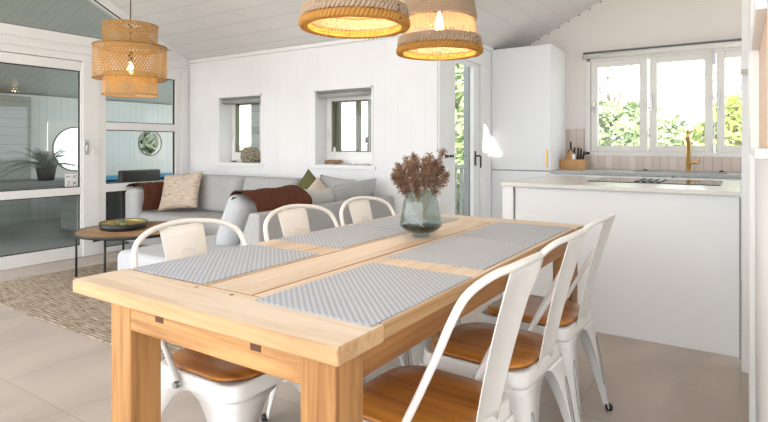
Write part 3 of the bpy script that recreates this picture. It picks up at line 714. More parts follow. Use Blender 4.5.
# ------------------------------------------------------------------ chairs
def bez(pts, n=8):
    """catmull-rom through pts"""
    P = [Vector(p) for p in pts]; P = [P[0]*2-P[1]] + P + [P[-1]*2-P[-2]]; out = []
    for i in range(1, len(P)-2):
        for k_ in range(n):
            s = k_/n; a, b_, c, d = P[i-1:i+3]
            out.append(.5*((2*b_) + (c-a)*s + (2*a-5*b_+4*c-d)*s*s + (3*b_-a-3*c+d)*s**3))
    out.append(P[-2]); return out
def make_chair(label):
    t = thing('metal_chair', label, 'chair', (0, 0, 0), 0, 'cream metal chairs around the dining table')
    hw = .188
    # seat pan (rounded square with skirt)
    def rsq(h, r, z, n=6, dy=0):
        o_ = []
        for cx, cy, a0 in ((h-r, h-r, 0), (-h+r, h-r, PI/2), (-h+r, -h+r, PI), (h-r, -h+r, 1.5*PI)):
            for k_ in range(n+1):
                a = a0 + PI/2*k_/n; o_.append((cx + r*math.cos(a), cy + r*math.sin(a) + dy, z))
        return o_
    bm = B(); rings = []
    for h_, r_, z_ in ((hw*.2, .03, .438), (hw*.9, .05, .438), (hw-.004, .05, .443), (hw, .052, .438), (hw+.002, .052, .41), (hw+.006, .05, .398)):
        rings.append([bm.verts.new(p) for p in rsq(h_, r_, z_)])
    bm.faces.new(rings[0])
    for A, Bb in zip(rings[:-1], rings[1:]):
        for k_ in range(len(A)):
            f = bm.faces.new((A[k_], A[(k_+1) % len(A)], Bb[(k_+1) % len(A)], Bb[k_])); f.smooth = True
    link('seat_pan', bm, 'chair', t, solid=.003)
    # wooden seat
    bm = B(); rr = []
    for h_, z_, r_ in ((hw-.014, .443, .10), (hw-.006, .450, .105), (hw-.006, .455, .105), (hw-.012, .459, .10), (hw*.6, .457, .08), (hw*.25, .455, .03)):
        rr.append([bm.verts.new(p) for p in rsq(h_, r_, z_, 8)])
    bm.faces.new(rr[0]); bm.faces.new(rr[-1])
    for A, Bb in zip(rr[:-1], rr[1:]):
        for k_ in range(len(A)):
            f = bm.faces.new((A[k_], A[(k_+1) % len(A)], Bb[(k_+1) % len(A)], Bb[k_])); f.smooth = True
    so = link('wooden_seat', bm, 'seatwood', t); so['label'] = 'orange-brown wooden seat pad'
    # legs
    for sx in (-1, 1):
        for sy in (-1, 1):
            bm = B(); rows = []
            N = 26
            for i in range(N+1):
                z = .40*(1 - i/N) + .012*(i/N)
                s = 1 - z/.40
                cx = hw+.006 + .030*s; cy = hw+.006 + (.06 if sy < 0 else .035)*s
                # width of each arm follows the arch
                arch = math.sqrt(max(0, 1 - ((z-.05)/.35)**3)) if z > .05 else 1
                wb = .026 + .055*z/.40; wd = wb + (hw - wb)*max(0, 1-arch)**1.0 if z > .05 else wb - .010*(1-z/.05)
                wd = min(wd, cx-.001)
                r = .028*(1-s) + .014*s + .012
                row = [(cx-wd-r*.3, cy-.006*s), (cx-wd-r*.3+.004, cy)]
                row = [(cx - max(wd, r+.003), cy)]
                for k_ in range(7):
                    a = PI/2 - PI/2*k_/6; row.append((cx-r + r*math.cos(a), cy-r + r*math.sin(a)))
                row.append((cx, cy - max(wd, r+.003)))
                rows.append([bm.verts.new((sx*p[0], sy*p[1], z)) for p in row])
            for A, Bb in zip(rows[:-1], rows[1:]):
                for k_ in range(len(A)-1):
                    f = bm.faces.new((A[k_], A[k_+1], Bb[k_+1], Bb[k_])); f.smooth = True
            lg = link('leg', bm, 'chair', t, solid=.003)
            # rolled rim along the arch edge
            bm = B(); c = lathe(bm, [(0, 0), (.015, 0), (.017, .012), (.013, .024), (0, .024)], (sx*(hw+.006+.025), sy*(hw+.006+(.054 if sy < 0 else .030)), 0), 14)
            link('rubber_foot', bm, 'black', lg)
            # pressed oval groove on the leg
            bm = B(); pts = []
            for k_ in range(24):
                a = 2*PI*k_/24; zz = .225 + .105*math.sin(a)
                s = 1 - zz/.40; x_ = hw+.006 + .030*s - .036 + .014*math.cos(a); y_ = hw+.006 + (.06 if sy < 0 else .035)*s + .0025
                pts.append((sx*x_, sy*y_, zz))
            tube(bm, pts, .0022, 5, closed=True); link('pressed_groove', bm, 'chrome', lg)
    # cross brace under the seat
    bm = B(); tube(bm, [(-hw, -hw, .375), (hw, hw, .375)], .006, 6); tube(bm, [(-hw, hw, .375), (hw, -hw, .375)], .006, 6); link('cross_brace', bm, 'chair', t)
    # back bow
    bm = B()
    half = [(.200, -.045, .41), (.204, -.066, .46), (.216, -.125, .57), (.232, -.188, .69), (.234, -.220, .76), (.213, -.248, .822), (.15, -.275, .855), (.07, -.298, .868), (0, -.305, .872)]
    pts = bez(half + [(-x, y, z) for x, y, z in half[-2::-1]], 6)
    tube(bm, pts, .0098, 10); link('back_bow', bm, 'chair', t, smooth=True)
    # centre slat: slightly curved sheet, tapering down
    bm = B(); rows = []
    for i in range(13):
        s = i/12; z = .425 + (.862-.425)*s; y = -hw - .002 - .110*s + .008*math.sin(PI*s); wd = .068 + .026*s
        rows.append([bm.verts.new((wd*u, y + .010*(u*u-1)*-1, z)) for u in (-1, -.97, -.5, 0, .5, .97, 1)])
    for A, Bb in zip(rows[:-1], rows[1:]):
        for k_ in range(6):
            f = bm.faces.new((A[k_], A[k_+1], Bb[k_+1], Bb[k_])); f.smooth = True
    sl = link('back_slat', bm, 'chair', t, solid=.003)
    bm = B(); w_ = .03
    pp = []
    for x, z in ((-w_, .70), (-w_, .76), (-w_+.012, .775), (w_-.012, .775), (w_, .76), (w_, .70)):
        s = (z-.425)/(.862-.425); pp.append((x, -hw - .002 - .110*s + .008*math.sin(PI*s) + .012, z))
    tube(bm, bez(pp, 4), .0022, 5); link('pressed_arch', bm, 'chair', sl)
    for sx in (-1, 1):
        bm = B(); bmesh.ops.create_cone(bm, cap_ends=True, segments=10, radius1=.013, radius2=.010, depth=.014, matrix=Matrix.Translation((sx*(hw+.020), -.045, .412)) @ Matrix.Rotation(PI/2, 4, 'Y'))
        link('bolt', bm, 'chrome', t)
    return t
labs = ['cream metal chair with chestnut seat on the sofa side, closest to the near table end',
        'cream metal chair on the sofa side, middle of its row behind the placemats',
        'cream metal chair on the sofa side, furthest along beside the glass vase',
        'cream metal chair nearest the camera, wooden seat large in the foreground',
        'cream metal chair on the right long side, middle one of its row',
        'cream metal chair nearest the kitchen island, rear foot standing out on the tiles']
ch = make_chair(labs[0])
pos = [(-1.415, 1.255, -PI/2), (-1.42, 1.845, -PI/2), (-1.40, 2.335, -PI/2), (-.735, 1.315, PI/2-.06), (-.735, 1.815, PI/2-.045), (-.735, 2.305, PI/2-.035)]
ch.location = (pos[0][0], pos[0][1], 0); ch.rotation_euler = (0, 0, pos[0][2])
for (x, y, r), l in list(zip(pos, labs))[1:]: dup(ch, (x, y, 0), r, l)

# ------------------------------------------------------------------ rug, coffee table, sofa
bm = B(); box(bm, -1.46, -.95, 0, 1.46, .95, .012)
o = link('rug', bm, 'rug', bevel=.004); o.location = (-3.71, 2.695, .0003); tag(o, 'brown and beige woven jute rug under the sofa and coffee table', 'rug')
RZ = .0125
CTX, CTY = -4.56, 2.84
t = thing('coffee_table', 'round wooden coffee table with thin black metal legs', 'table', (CTX, CTY, RZ))
bm = lathe(B(), [(0, .372), (.465, .372), (.469, .376), (.469, .386), (.465, .39), (0, .39)], n=64); link('tabletop', bm, wood('walnut_top', (.42, .24, .11), (.28, .15, .065), 'x', .4), t)
bm = lathe(B(), [(.470, .368), (.476, .368), (.476, .394), (.470, .394), (.470, .368)], n=64); link('rim', bm, 'black', t)
for a in (160, 233, 300, 20, 85):
    x, y = .46*math.cos(math.radians(a)), .46*math.sin(math.radians(a))
    bm = tube(B(), [(x, y, 0), (x, y, .37)], .010, 8); link('leg', bm, 'black', t)
bm = B(); tube(bm, [(-.46, -.17, .362), (.46, .17, .362)], .008, 6); tube(bm, [(.17, -.46, .362), (-.17, .46, .362)], .008, 6); link('crossbar', bm, 'black', t)
TT = RZ + .3905
tr = thing('serving_tray', 'oval black tray with golden inside on the round coffee table', 'tray', (-4.71, 2.83, TT))
def oval(bm, prof, kx=1, ky=1, n=48, rot=0):
    lathe(bm, prof, n=n)
    bmesh.ops.scale(bm, vec=(kx, ky, 1), verts=bm.verts); bmesh.ops.rotate(bm, verts=bm.verts, cent=(0, 0, 0), matrix=Matrix.Rotation(rot, 3, 'Z')); return bm
link('bowl', oval(B(), [(0, 0), (.25, 0), (.26, .055), (.253, .055), (.243, .008), (0, .008)], 1, .78, rot=-.55), 'black', tr)
g_ = link('lining', oval(B(), [(0, .0085), (.241, .0085), (.251, .05)], 1, .78, rot=-.55), noise_mat('gold_leaf', (.45, .34, .12), (.30, .22, .08), (20, 20, 20), .35, 0, metal=.8), tr); g_['label'] = 'golden inside'
for i, (x, y, l) in enumerate([(-.10, .02, 'small clear glass tealight holder in the tray, left one'), (.0, -.0, 'small clear glass tealight holder in the tray, right one')]):
    k_ = thing('candle_holder', l, 'candle holder', (-4.71+x, 2.83+y, TT+.009), 0, 'candle holders in the tray')
    link('glass_cup', lathe(B(), [(0, 0), (.035, 0), (.04, .06), (.036, .06), (.032, .006), (0, .006)], n=24), glass('cup_glass', (.85, .9, .82)), k_)
    link('candle', lathe(B(), [(0, .007), (.03, .007), (.03, .035), (0, .035)], n=20), plain('olive_wax', (.55, .55, .25), .5), k_)

# sofa --------------------------------------------------
def rbox(x0, y0, z0, x1, y1, z1): return box(B(), x0, y0, z0, x1, y1, z1)
t = thing('corner_sofa', 'grey L-shaped corner sofa along the panelled wall and behind the dining chairs', 'sofa', (-4.2, 3.7, RZ))
wp('frame', rbox(-5.66, 3.46, .07, -2.72, 4.20, .25), 'linen', t, bevel=.03, seg=3)
wp('frame', rbox(-3.56, 2.12, .07, -2.72, 3.47, .25), 'linen_l', t, bevel=.03, seg=3)
wp('seat_cushion', rbox(-5.44, 3.42, .255, -4.50, 4.05, .43), 'linen', t, bevel=.05, seg=4)
wp('seat_cushion', rbox(-4.49, 3.42, .255, -3.57, 4.05, .43), 'linen', t, bevel=.05, seg=4)
wp('seat_cushion', rbox(-3.57, 2.08, .255, -2.92, 4.05, .44), 'linen_l', t, bevel=.05, seg=4)
wp('armrest', rbox(-5.675, 3.40, .08, -5.45, 4.2, .69), 'linen_l', t, bevel=.07, seg=5)
wp('backrest_frame', rbox(-5.44, 4.10, .25, -2.72, 4.24, .68), 'linen', t, bevel=.04, seg=3)
bm = prism(B(), [(-2.98, .25), (-2.68, .25), (-2.68, .695), (-2.78, .695)], 'y', 2.56, 4.22); wp('backrest_frame', bm, 'linen', t, bevel=.015, seg=3)
for x in (-5.6, -4.2, -3.0):
    wp('foot', box(B(), x, 3.5, RZ+.0005, x+.04, 3.54, .075), 'black', t)
wp('foot', box(B(), -3.5, 2.2, RZ+.0005, -3.46, 2.24, .075), 'black', t); wp('foot', box(B(), -2.8, 2.2, RZ+.0005, -2.76, 2.24, .075), 'black', t)
def cush(name, root, loc, xa, ya, w_, h_, t_, mat, seed=0, sag=.03, k=4.0, **kk):
    bm = pillow(B(), w_, h_, t_, frm(loc, xa, ya), 18, sag, seed, k)
    if root: return wp(name, bm, mat, root, **kk)
    return link(name, bm, mat)
cush('back_cushion', t, (-4.82, 4.01, .62), (1, 0, 0), (0, .28, 1), .76, .43, .20, 'linen', 1, .01, 8)
cush('back_cushion', t, (-4.04, 4.01, .62), (1, 0, 0), (0, .28, 1), .78, .43, .20, 'linen', 2, .01, 8)
cush('back_cushion', t, (-5.35, 4.04, .60), (1, 0, 0), (0, .22, 1), .30, .40, .16, 'linen', 3, .01, 8)
cush('back_cushion', t, (-3.06, 2.98, .605), (0, 1, 0), (.50, 0, 1), .80, .42, .19, 'linen_l', 4, .01, 8)

# throws
def throw(name, path, a0, a1, axis, hang0=0, seed=0, n=34, amp=.010):
    """path: list of (u,z) profile; extruded along axis between a0 and a1, ragged ends"""
    P = bez([(p[0], 0, p[1]) for p in path], 6); bm = B(); rows = []
    for j in range(n+1):
        s = j/n; a = a0 + (a1-a0)*s; row = []
        for i, p in enumerate(P):
            nz = noise.noise(Vector((s*5+seed, i*.12, seed))) ; n2 = noise.noise(Vector((s*13+seed, i*.05, 3)))
            u = p.x; z = p.z; f = i/(len(P)-1)
            al = a + .02*math.sin(f*5+seed)*(1-2*s) + .015*nz
            off = amp*(nz*.7 + n2*.5) + amp
            t_ = (P[min(i+1, len(P)-1)] - P[max(i-1, 0)]).normalized(); nx, nz_ = -t_.z, t_.x
            u += nx*off; z += nz_*off
            row.append(bm.verts.new((u, al, z) if axis == 'y' else (al, u, z)))
        rows.append(row)
    for A, Bb in zip(rows[:-1], rows[1:]):
        for k_ in range(len(A)-1):
            f = bm.faces.new((A[k_], A[k_+1], Bb[k_+1], Bb[k_])); f.smooth = True
    return link(name, bm, 'brown', solid=.006)
o = throw('throw_blanket', [(-3.10, .72), (-3.075, .775), (-3.02, .808), (-2.94, .805), (-2.87, .775), (-2.825, .72), (-2.81, .64), (-2.81, .50)], 2.66, 3.22, 'y', seed=2, amp=.018)
tag(o, 'brown wool throw draped over the sofa back behind the middle chair', 'throw', )
o = throw('throw_blanket', [(-5.69, .60), (-5.685, .68), (-5.62, .715), (-5.50, .715), (-5.435, .68), (-5.415, .60), (-5.405, .52), (-5.40, .45)], 3.46, 3.86, 'y', seed=5, amp=.016)
tag(o, 'brown wool throw hanging over the left armrest by the glazed wall', 'throw')
# pillows
o = cush('throw_pillow', None, (-5.13, 3.74, .655), (1, .38, .10), (-.15, .40, 1), .49, .43, .15, 'cream', 3, .08, 2.6)
tag(o, 'cream tufted square cushion leaning on the sofa beside the left throw', 'cushion')
o = cush('throw_pillow', None, (-3.42, 3.90, .735), (1, .0, -.75), (.6, .25, 1), .29, .29, .10, 'olive', 5, .08, 2.6)
tag(o, 'dark olive cushion standing in the sofa corner', 'cushion')
o = cush('throw_pillow', None, (-3.08, 3.64, .715), (.3, 1, .9), (-.6, -.5, 1), .24, .24, .08, 'cream', 6, .08, 2.6)
tag(o, 'cream patterned cushion with a corner poking up in the sofa corner', 'cushion')
o = cush('throw_pillow', None, (-2.95, 3.46, .645), (0, 1, .0), (.3, 0, 1), .46, .33, .15, 'linen_w', 7, .05, 2.8)
tag(o, 'pale grey cushion on the sofa next to the brown throw', 'cushion')
o = cush('throw_pillow', None, (-2.89, 3.89, .695), (-.02, 1, .05), (.35, 0, 1), .64, .30, .17, 'linen', 8, .05, 2.8)
tag(o, 'long grey cushion at the right end of the sofa near the vase', 'cushion')
o = cush('throw_pillow', None, (-3.22, 4.02, .70), (1, .0, -.1), (0, .3, 1), .42, .32, .12, 'linen', 9, .05, 2.8)
tag(o, 'grey cushion behind the olive one against the wall', 'cushion')

# ------------------------------------------------------------------ small things on the sills
o = link('woven_basket', lathe(B(), [(0, 0), (.10, 0), (.125, .05), (.12, .11), (.085, .165), (.07, .175), (.065, .17), (.11, .10), (.11, .05), (0, .01)], n=28), 'basket')
o.location = (-4.73, BY+.12, .9605); tag(o, 'round grey woven basket on the sill of the left small window', 'basket')
for x, s, mt in ((-5.02, .05, 'black'), (-4.94, .035, 'stone'), (-4.89, .04, 'stone')):
    o = link('pebble', lathe(B(), [(0, 0), (.8, .05), (1, .3), (.8, .6), (0, .72)], n=14), mt); o.scale = (s, s*.6, s*.5); o.location = (x, BY+.12, .9605)
    tag(o, {(-5.02): 'dark stone on the left small window sill', (-4.94): 'pale stone between the dark one and the basket', (-4.89): 'pale stone closest to the basket'}[x], 'stone', 'stones on the window sills')
dw = thing('driftwood_ornament', 'brown driftwood ornament with a white sprig on the right small sill', 'ornament', (-3.50, BY+.10, .9605))
bm = tube(B(), bez([(-.12, 0, .02), (-.05, .01, .03), (.04, -.01, .025), (.12, 0, .035)], 5), [.008]+[.02]*13+[.012, .006], 10); link('driftwood', bm, 'pebble', dw)
bm = B(); tube(bm, [(.0, 0, .03), (.01, 0, .17)], .003, 5); lathe(bm, [(0, .12), (.014, .13), (.012, .16), (0, .19)], (.01, 0, 0), 10); link('sprig', bm, 'white', dw)
for i, (x, s) in enumerate([(-3.30, .03), (-3.22, .025), (-3.14, .022), (-3.08, .032)]):
    o = link('pebble', lathe(B(), [(0, 0), (.8, .05), (1, .3), (.8, .6), (0, .72)], n=12), 'stone'); o.scale = (s, s*.8, s*.8); o.location = (x, BY+.10, .9605)
    tag(o, 'small pale stone on the right small sill, ' + ['next to the driftwood', 'second from the driftwood', 'third from the driftwood', 'furthest from the driftwood'][i], 'stone', 'stones on the window sills')
# switch and sticker on the glazed wall
t = thing('light_switch', 'white light switch on the post between the glazed door and window', 'switch', (LX+.02, 3.10, 1.06))
wp('plate', box(B(), LX+.0205, 3.06, .99, LX+.032, 3.14, 1.13), 'white', t, bevel=.004); wp('rocker', box(B(), LX+.032, 3.075, 1.05, LX+.037, 3.125, 1.12), 'frame', t, bevel=.002)
t = thing('door_sticker', 'white sticker with four small black pictograms on the glass door', 'sticker', (LX-.02, 2.88, .79))
sy0, sz0, sw = 2.815, .737, .128
wp('sheet', box(B(), LX-.027, sy0, sz0, LX-.0255, sy0+sw, sz0+sw), 'white', t)
bm = B(); xx = LX-.0252
def glyph(pts, cy, cz, s): tube(bm, [(xx, cy+p[0]*s, cz+p[1]*s) for p in pts], .007, 5, flat=(1, .3))
glyph([(-.8, .3), (-.3, .5), (.2, .3), (.8, .5)], sy0+.033, sz0+.095, .025); glyph([(-.5, .3), (-.6, -.2)], sy0+.033, sz0+.095, .025)
glyph([(-.8, -.4), (0, .3), (.8, .6)], sy0+.094, sz0+.095, .025); glyph([(-.3, .8), (.5, -.5)], sy0+.094, sz0+.095, .025)
glyph([(-.5, .8), (.5, .8), (.1, 0), (-.5, -.8), (.5, -.8)], sy0+.033, sz0+.034, .025)
glyph([(-.8, .6), (.6, -.6)], sy0+.094, sz0+.034, .025); glyph([(.6, .7), (-.1, 0), (-.6, -.8)], sy0+.094, sz0+.034, .025)
wp('pictogram', bm, 'black', t)

# ------------------------------------------------------------------ pendant lamps
def arc(r, z, n, ph=0): return [(r*math.cos(2*PI*k_/n+ph), r*math.sin(2*PI*k_/n+ph), z) for k_ in range(n)]
def weave(bm, r0, r1, z0, z1, N, wd, turn, off=0):
    for k_ in range(N):
        for d_ in (1, -1):
            a0 = 2*PI*k_/N; prev = None; nseg = 7
            for i in range(nseg+1):
                s = i/nseg; a = a0 + d_*turn*s; r = r0 + (r1-r0)*s + (.0012 if d_ > 0 else -.0012); z = z0 + (z1-z0)*s
                da = wd/2/r
                q = (bm.verts.new((r*math.cos(a-da), r*math.sin(a-da), z)), bm.verts.new((r*math.cos(a+da), r*math.sin(a+da), z)))
                if prev: bm.faces.new((prev[0], prev[1], q[1], q[0]))
                prev = q
def bulb(t, z, r=.035, watts=6):
    bm = lathe(B(), [(0, -.06), (r*.6, -.055), (r, -.025), (r*.9, .005), (r*.45, .035), (r*.4, .05)], (0, 0, z), 20); link('bulb', bm, 'bulb', t)
    bm = lathe(B(), [(0, .05), (.02, .05), (.022, .06), (.022, .12), (.01, .14), (0, .14)], (0, 0, z), 16); link('socket', bm, 'black', t)
    L = bpy.data.lights.new('bulb_light', 'POINT'); L.energy = watts; L.color = (1, .72, .42); L.shadow_soft_size = .035
    lo = bpy.data.objects.new('bulb_light', L); COL.objects.link(lo); lo.parent = t; lo.location = (0, 0, z-.075)
# bamboo lamp
LZ = 1.60
t = thing('bamboo_pendant_lamp', 'three-tiered woven bamboo pendant lamp hanging over the coffee table', 'pendant lamp', (-4.60, 2.83, LZ))
for nm, r0, r1, z0, z1 in (('top_tier', .222, .232, .41, .635), ('middle_tier', .305, .305, .155, .445), ('bottom_tier', .230, .220, .01, .20)):
    bm = B(); weave(bm, r0, r1, z0, z1, int(r0*215), .0108, .75*(z1-z0)/.3/(r0/.25))
    for rr_, zz in ((r0, z0), (r1, z1)): tube(bm, arc(rr_, zz, 48), .006, 6, closed=True)
    link(nm, bm, 'bamboo', t)
bm = B(); weave(bm, .232, .305, .445, .445, 60, .009, .2); weave(bm, .222, .305, .16, .155, 60, .009, .2); weave(bm, .10, .228, .635, .633, 50, .01, .3)
tube(bm, arc(.305, .445, 48), .006, 6, closed=True); tube(bm, arc(.10, .635, 32), .006, 6, closed=True); link('tier_join', bm, 'bamboo', t)
ceil_z = roofL(2.83)
bm = B(); tube(bm, [(0, 0, .44), (0, 0, ceil_z-LZ-.01)], .006, 8); link('cord', bm, plain('brown_cord', (.16, .11, .08), .6), t)
bm = lathe(B(), [(0, -.03), (.05, -.03), (.05, 0), (0, 0)], (0, 0, ceil_z-LZ-.006), 20); link('ceiling_cup', bm, 'white', t)
bulb(t, .26, .028, 1.2)
# two rope lamps
def braid(bm, R, z, r, strand, freq, n=300, flat=1, mi=0):
    for q in range(3):
        pts = []
        for k_ in range(n):
            a = 2*PI*k_/n; ph = freq*a + 2*PI*q/3
            pts.append(((R + r*math.cos(ph)*.8)*math.cos(a), (R + r*math.cos(ph)*.8)*math.sin(a), z + r*math.sin(2*ph)*flat))
        tube(bm, pts, strand, 5, closed=True)
def rope_lamp(x, y, label, tilt=0):
    t = thing('rope_pendant_lamp', label, 'pendant lamp', (x, y, 1.568), 0, 'woven rope lamps above the dining table')
    R = .182
    bm = B(); braid(bm, R, .012, .010, .0075, 26, flat=1.0); o1 = link('bottom_braid', bm, 'reed_o', t, smooth=True)
    bm = B(); tube(bm, arc(R-.014, .004, 60), .005, 6, closed=True); tube(bm, arc(R-.03, .07, 60), .003, 5, closed=True); link('inner_hoop', bm, 'reed_o', t)
    bm = B(); braid(bm, R-.003, .040, .009, .0062, 24); braid(bm, R-.006, .058, .009, .0062, 24); link('lower_band', bm, 'reed', t, smooth=True)
    def prof(z): 
        P_ = [(.0, R), (.07, R-.008), (.15, R-.02), (.24, R-.035), (.31, R-.075), (.355, .05), (.36, .03)]
        for (a, ra), (b_, rb) in zip(P_[:-1], P_[1:]):
            if a <= z <= b_: return ra + (rb-ra)*(z-a)/(b_-a)
        return P_[-1][1]
    bm = B()
    for k_ in range(150):
        a = 2*PI*k_/150 + random.uniform(-.012, .012); 
        pts = [((prof(z)-.004)*math.cos(a+random.uniform(-.008, .008)), (prof(z)-.004)*math.sin(a+random.uniform(-.008, .008)), z) for z in (.015, .065, .11, .155, .2, .245)]
        tube(bm, pts, .0017, 4)
    link('strands', bm, 'reed_p', t)
    bm = B()
    for i in range(9):
        z = .160 + i*.0125; braid(bm, prof(z), z, .006, .0058, 34, 260)
    link('upper_band', bm, 'reed', t, smooth=True)
    bm = B()
    for k_ in range(110):
        a = 2*PI*k_/110; tube(bm, [(prof(z)*math.cos(a), prof(z)*math.sin(a), z) for z in (.25, .28, .31, .335, .355)], .0018, 4)
    for z in (.285, .32, .345): braid(bm, prof(z), z, .005, .005, 30, 200)
    link('dome', bm, 'reed', t)
    cz = min(roofL(y), 4) if x < KX + (BY-y) else EZ+S*(x-KX)
    cz = min(roofL(y), EZ+S*(x-KX)) if False else roofL(y)
    bm = B(); tube(bm, [(0, 0, .25), (0, 0, cz-1.568-.01)], .004, 8); link('cord', bm, 'black', t)
    bm = lathe(B(), [(0, -.03), (.05, -.03), (.05, 0), (0, 0)], (0, 0, cz-1.568-.006), 20); link('ceiling_cup', bm, 'white', t)
    bulb(t, .14, .020, 1.7)
rope_lamp(-1.14, 1.545, 'woven rope pendant lamp cut off by the picture top, the nearer one above the table')
rope_lamp(-1.14, 2.19, 'bell-shaped woven rope pendant lamp with a glowing bulb, nearer the kitchen')

# ------------------------------------------------------------------ outside
struct('ground', box(B(), -30, -20, -.30, 20, 40, -.13), 'turf')
struct('terrace_floor', box(B(), -9.6, -4, -.11, LX-.151, 12, -.02), 'deck')
bm = prism(B(), [(-9.45, 1.93), (-9.45, 2.05), (LX-.15, 3.05), (LX-.15, 2.93)], 'y', 1.0, 7.3)
struct('terrace_roof', bm, 'outroof')
WX = -9.3
rw = [(6.11, 1.21, .235), (4.74, 1.10, .36)]
bm = wall_cells(B(), 'x', WX-.1, WX, [1.0, 7.3], [-.02, 1.95], [(c-r-.08, c+r+.08, z-r-.08, z+r+.08) for c, z, r in rw])
struct('wall_terrace', bm, 'outpanel')
for i, (c, z, r) in enumerate(rw):
    bm = B(); n = 40; e_ = r+.08
    vi, vo, vi2 = [], [], []
    for k_ in range(n):
        a = 2*PI*k_/n; ca, sa = math.cos(a), math.sin(a); q = e_/max(abs(ca), abs(sa))
        vi.append(bm.verts.new((WX+.01, c + r*ca, z + r*sa))); vo.append(bm.verts.new((WX+.01, c + q*ca, z + q*sa))); vi2.append(bm.verts.new((WX-.09, c + r*ca, z + r*sa)))
    for k_ in range(n):
        j = (k_+1) % n; bm.faces.new((vi[k_], vo[k_], vo[j], vi[j])); bm.faces.new((vi[k_], vi[j], vi2[j], vi2[k_]))
    wn = struct('window_%d' % (6+i), bm, 'white')
    bm = B(); bm.faces.new([bm.verts.new((WX-.05, c + r*math.cos(2*PI*k_/n), z + r*math.sin(2*PI*k_/n))) for k_ in range(n)]); link('pane', bm, 'dglass' if i == 0 else 'glass', wn)
    bm = tube(B(), [(WX+.015, c + r*math.cos(2*PI*k_/n), z + r*math.sin(2*PI*k_/n)) for k_ in range(n)], .012, 6, closed=True); link('rim', bm, 'greyout', wn)
bm = B(); box(bm, WX+.001, 1.0, -.02, WX+.25, 3.95, 1.9); tag(link('timber_cladding', bm, 'outdark'), 'grey-green horizontal timber cladding at the back of the terrace', 'cladding')
t = thing('spa_tub', 'outdoor spa tub with black skirt and blue liner beyond the window', 'hot tub', (-8.0, 5.4, -.02))
bm = B(); box(bm, -8.9, 4.35, -.02, -7.1, 4.45, .60); box(bm, -8.9, 6.35, -.02, -7.1, 6.45, .60); box(bm, -7.2, 4.45, -.02, -7.1, 6.35, .60); box(bm, -8.9, 4.45, -.02, -8.8, 6.35, .60)
wp('skirt', bm, 'black', t, bevel=.02)
bm = B(); box(bm, -8.8, 4.45, .30, -7.2, 6.35, .50); box(bm, -8.85, 4.4, .60, -8.6, 6.4, .66); wp('liner', bm, 'pool', t)
wp('water', box(B(), -8.79, 4.46, .505, -7.21, 6.34, .56), plain('pool_water', (.08, .50, .72), .25), t)
t = thing('spa_cover', 'black rectangular folded cover standing outside in front of the spa tub', 'cover', (-6.6, 4.2, -.02))
wp('panel', box(B(), -6.68, 3.93, -.019, -6.58, 4.49, .835), 'black', t, bevel=.02)
t = thing('outdoor_bench', 'low grey stone bench on the terrace carrying the potted palm', 'bench', (-7.7, 3.3, -.02))
wp('slab', box(B(), -8.1, 2.6, .62, -7.4, 4.05, .70), 'greyout', t, bevel=.01)
wp('leg', box(B(), -8.0, 2.7, -.019, -7.5, 2.78, .619), 'outdark', t, bevel=.01); wp('leg', box(B(), -8.0, 3.87, -.019, -7.5, 3.95, .619), 'outdark', t, bevel=.01)
t = thing('potted_palm', 'small potted palm with feathery leaves on the terrace bench', 'plant', (-7.6, 3.50, .701))
link('pot', lathe(B(), [(0, 0), (.09, 0), (.125, .2), (.11, .2), (0, .17)], n=24), 'soil', t)
for i in range(34):
    a = random.uniform(0, 2*PI); ln = random.uniform(.36, .60); el = random.uniform(.2, 1.1)
    bm = B(); pr = []
    for k_ in range(9):
        s = k_/8; rr_ = ln*s*math.cos(el)*1.1; zz = .18 + ln*(s*math.sin(el) - .45*s*s)*1.2
        pr.append(Vector((rr_*math.cos(a), rr_*math.sin(a), zz)))
    tube(bm, pr, .003, 4)
    for k_ in range(1, 9):
        for sgn in (-1, 1):
            sd = Vector((-math.sin(a), math.cos(a), 0))*sgn; d_ = (pr[k_]-pr[k_-1]).normalized()
            L_ = .11*math.sin(PI*min(1, (k_/9+.15)))+.02
            for q in (0, .5):
                p_ = pr[k_-1].lerp(pr[k_], q); e_ = p_ + (sd + d_*.9 + Vector((0, 0, -.3))).normalized()*L_
                v = [bm.verts.new(z_) for z_ in (p_, p_ + d_*.012, e_)]; bm.faces.new(v)
    link('frond', bm, 'leaf_d', t)
o = link('round_pouf', lathe(B(), [(0, 0), (.2, 0), (.24, .06), (.25, .25), (.23, .36), (.18, .4), (0, .41)], n=36), fabric('pale_blue_canvas', (.55, .62, .66), (.42, .5, .55), 60)); o.location = (-7.85, 2.78, .701)
tag(o, 'pale blue-grey round pouf on the terrace at the photo left edge', 'pouf')

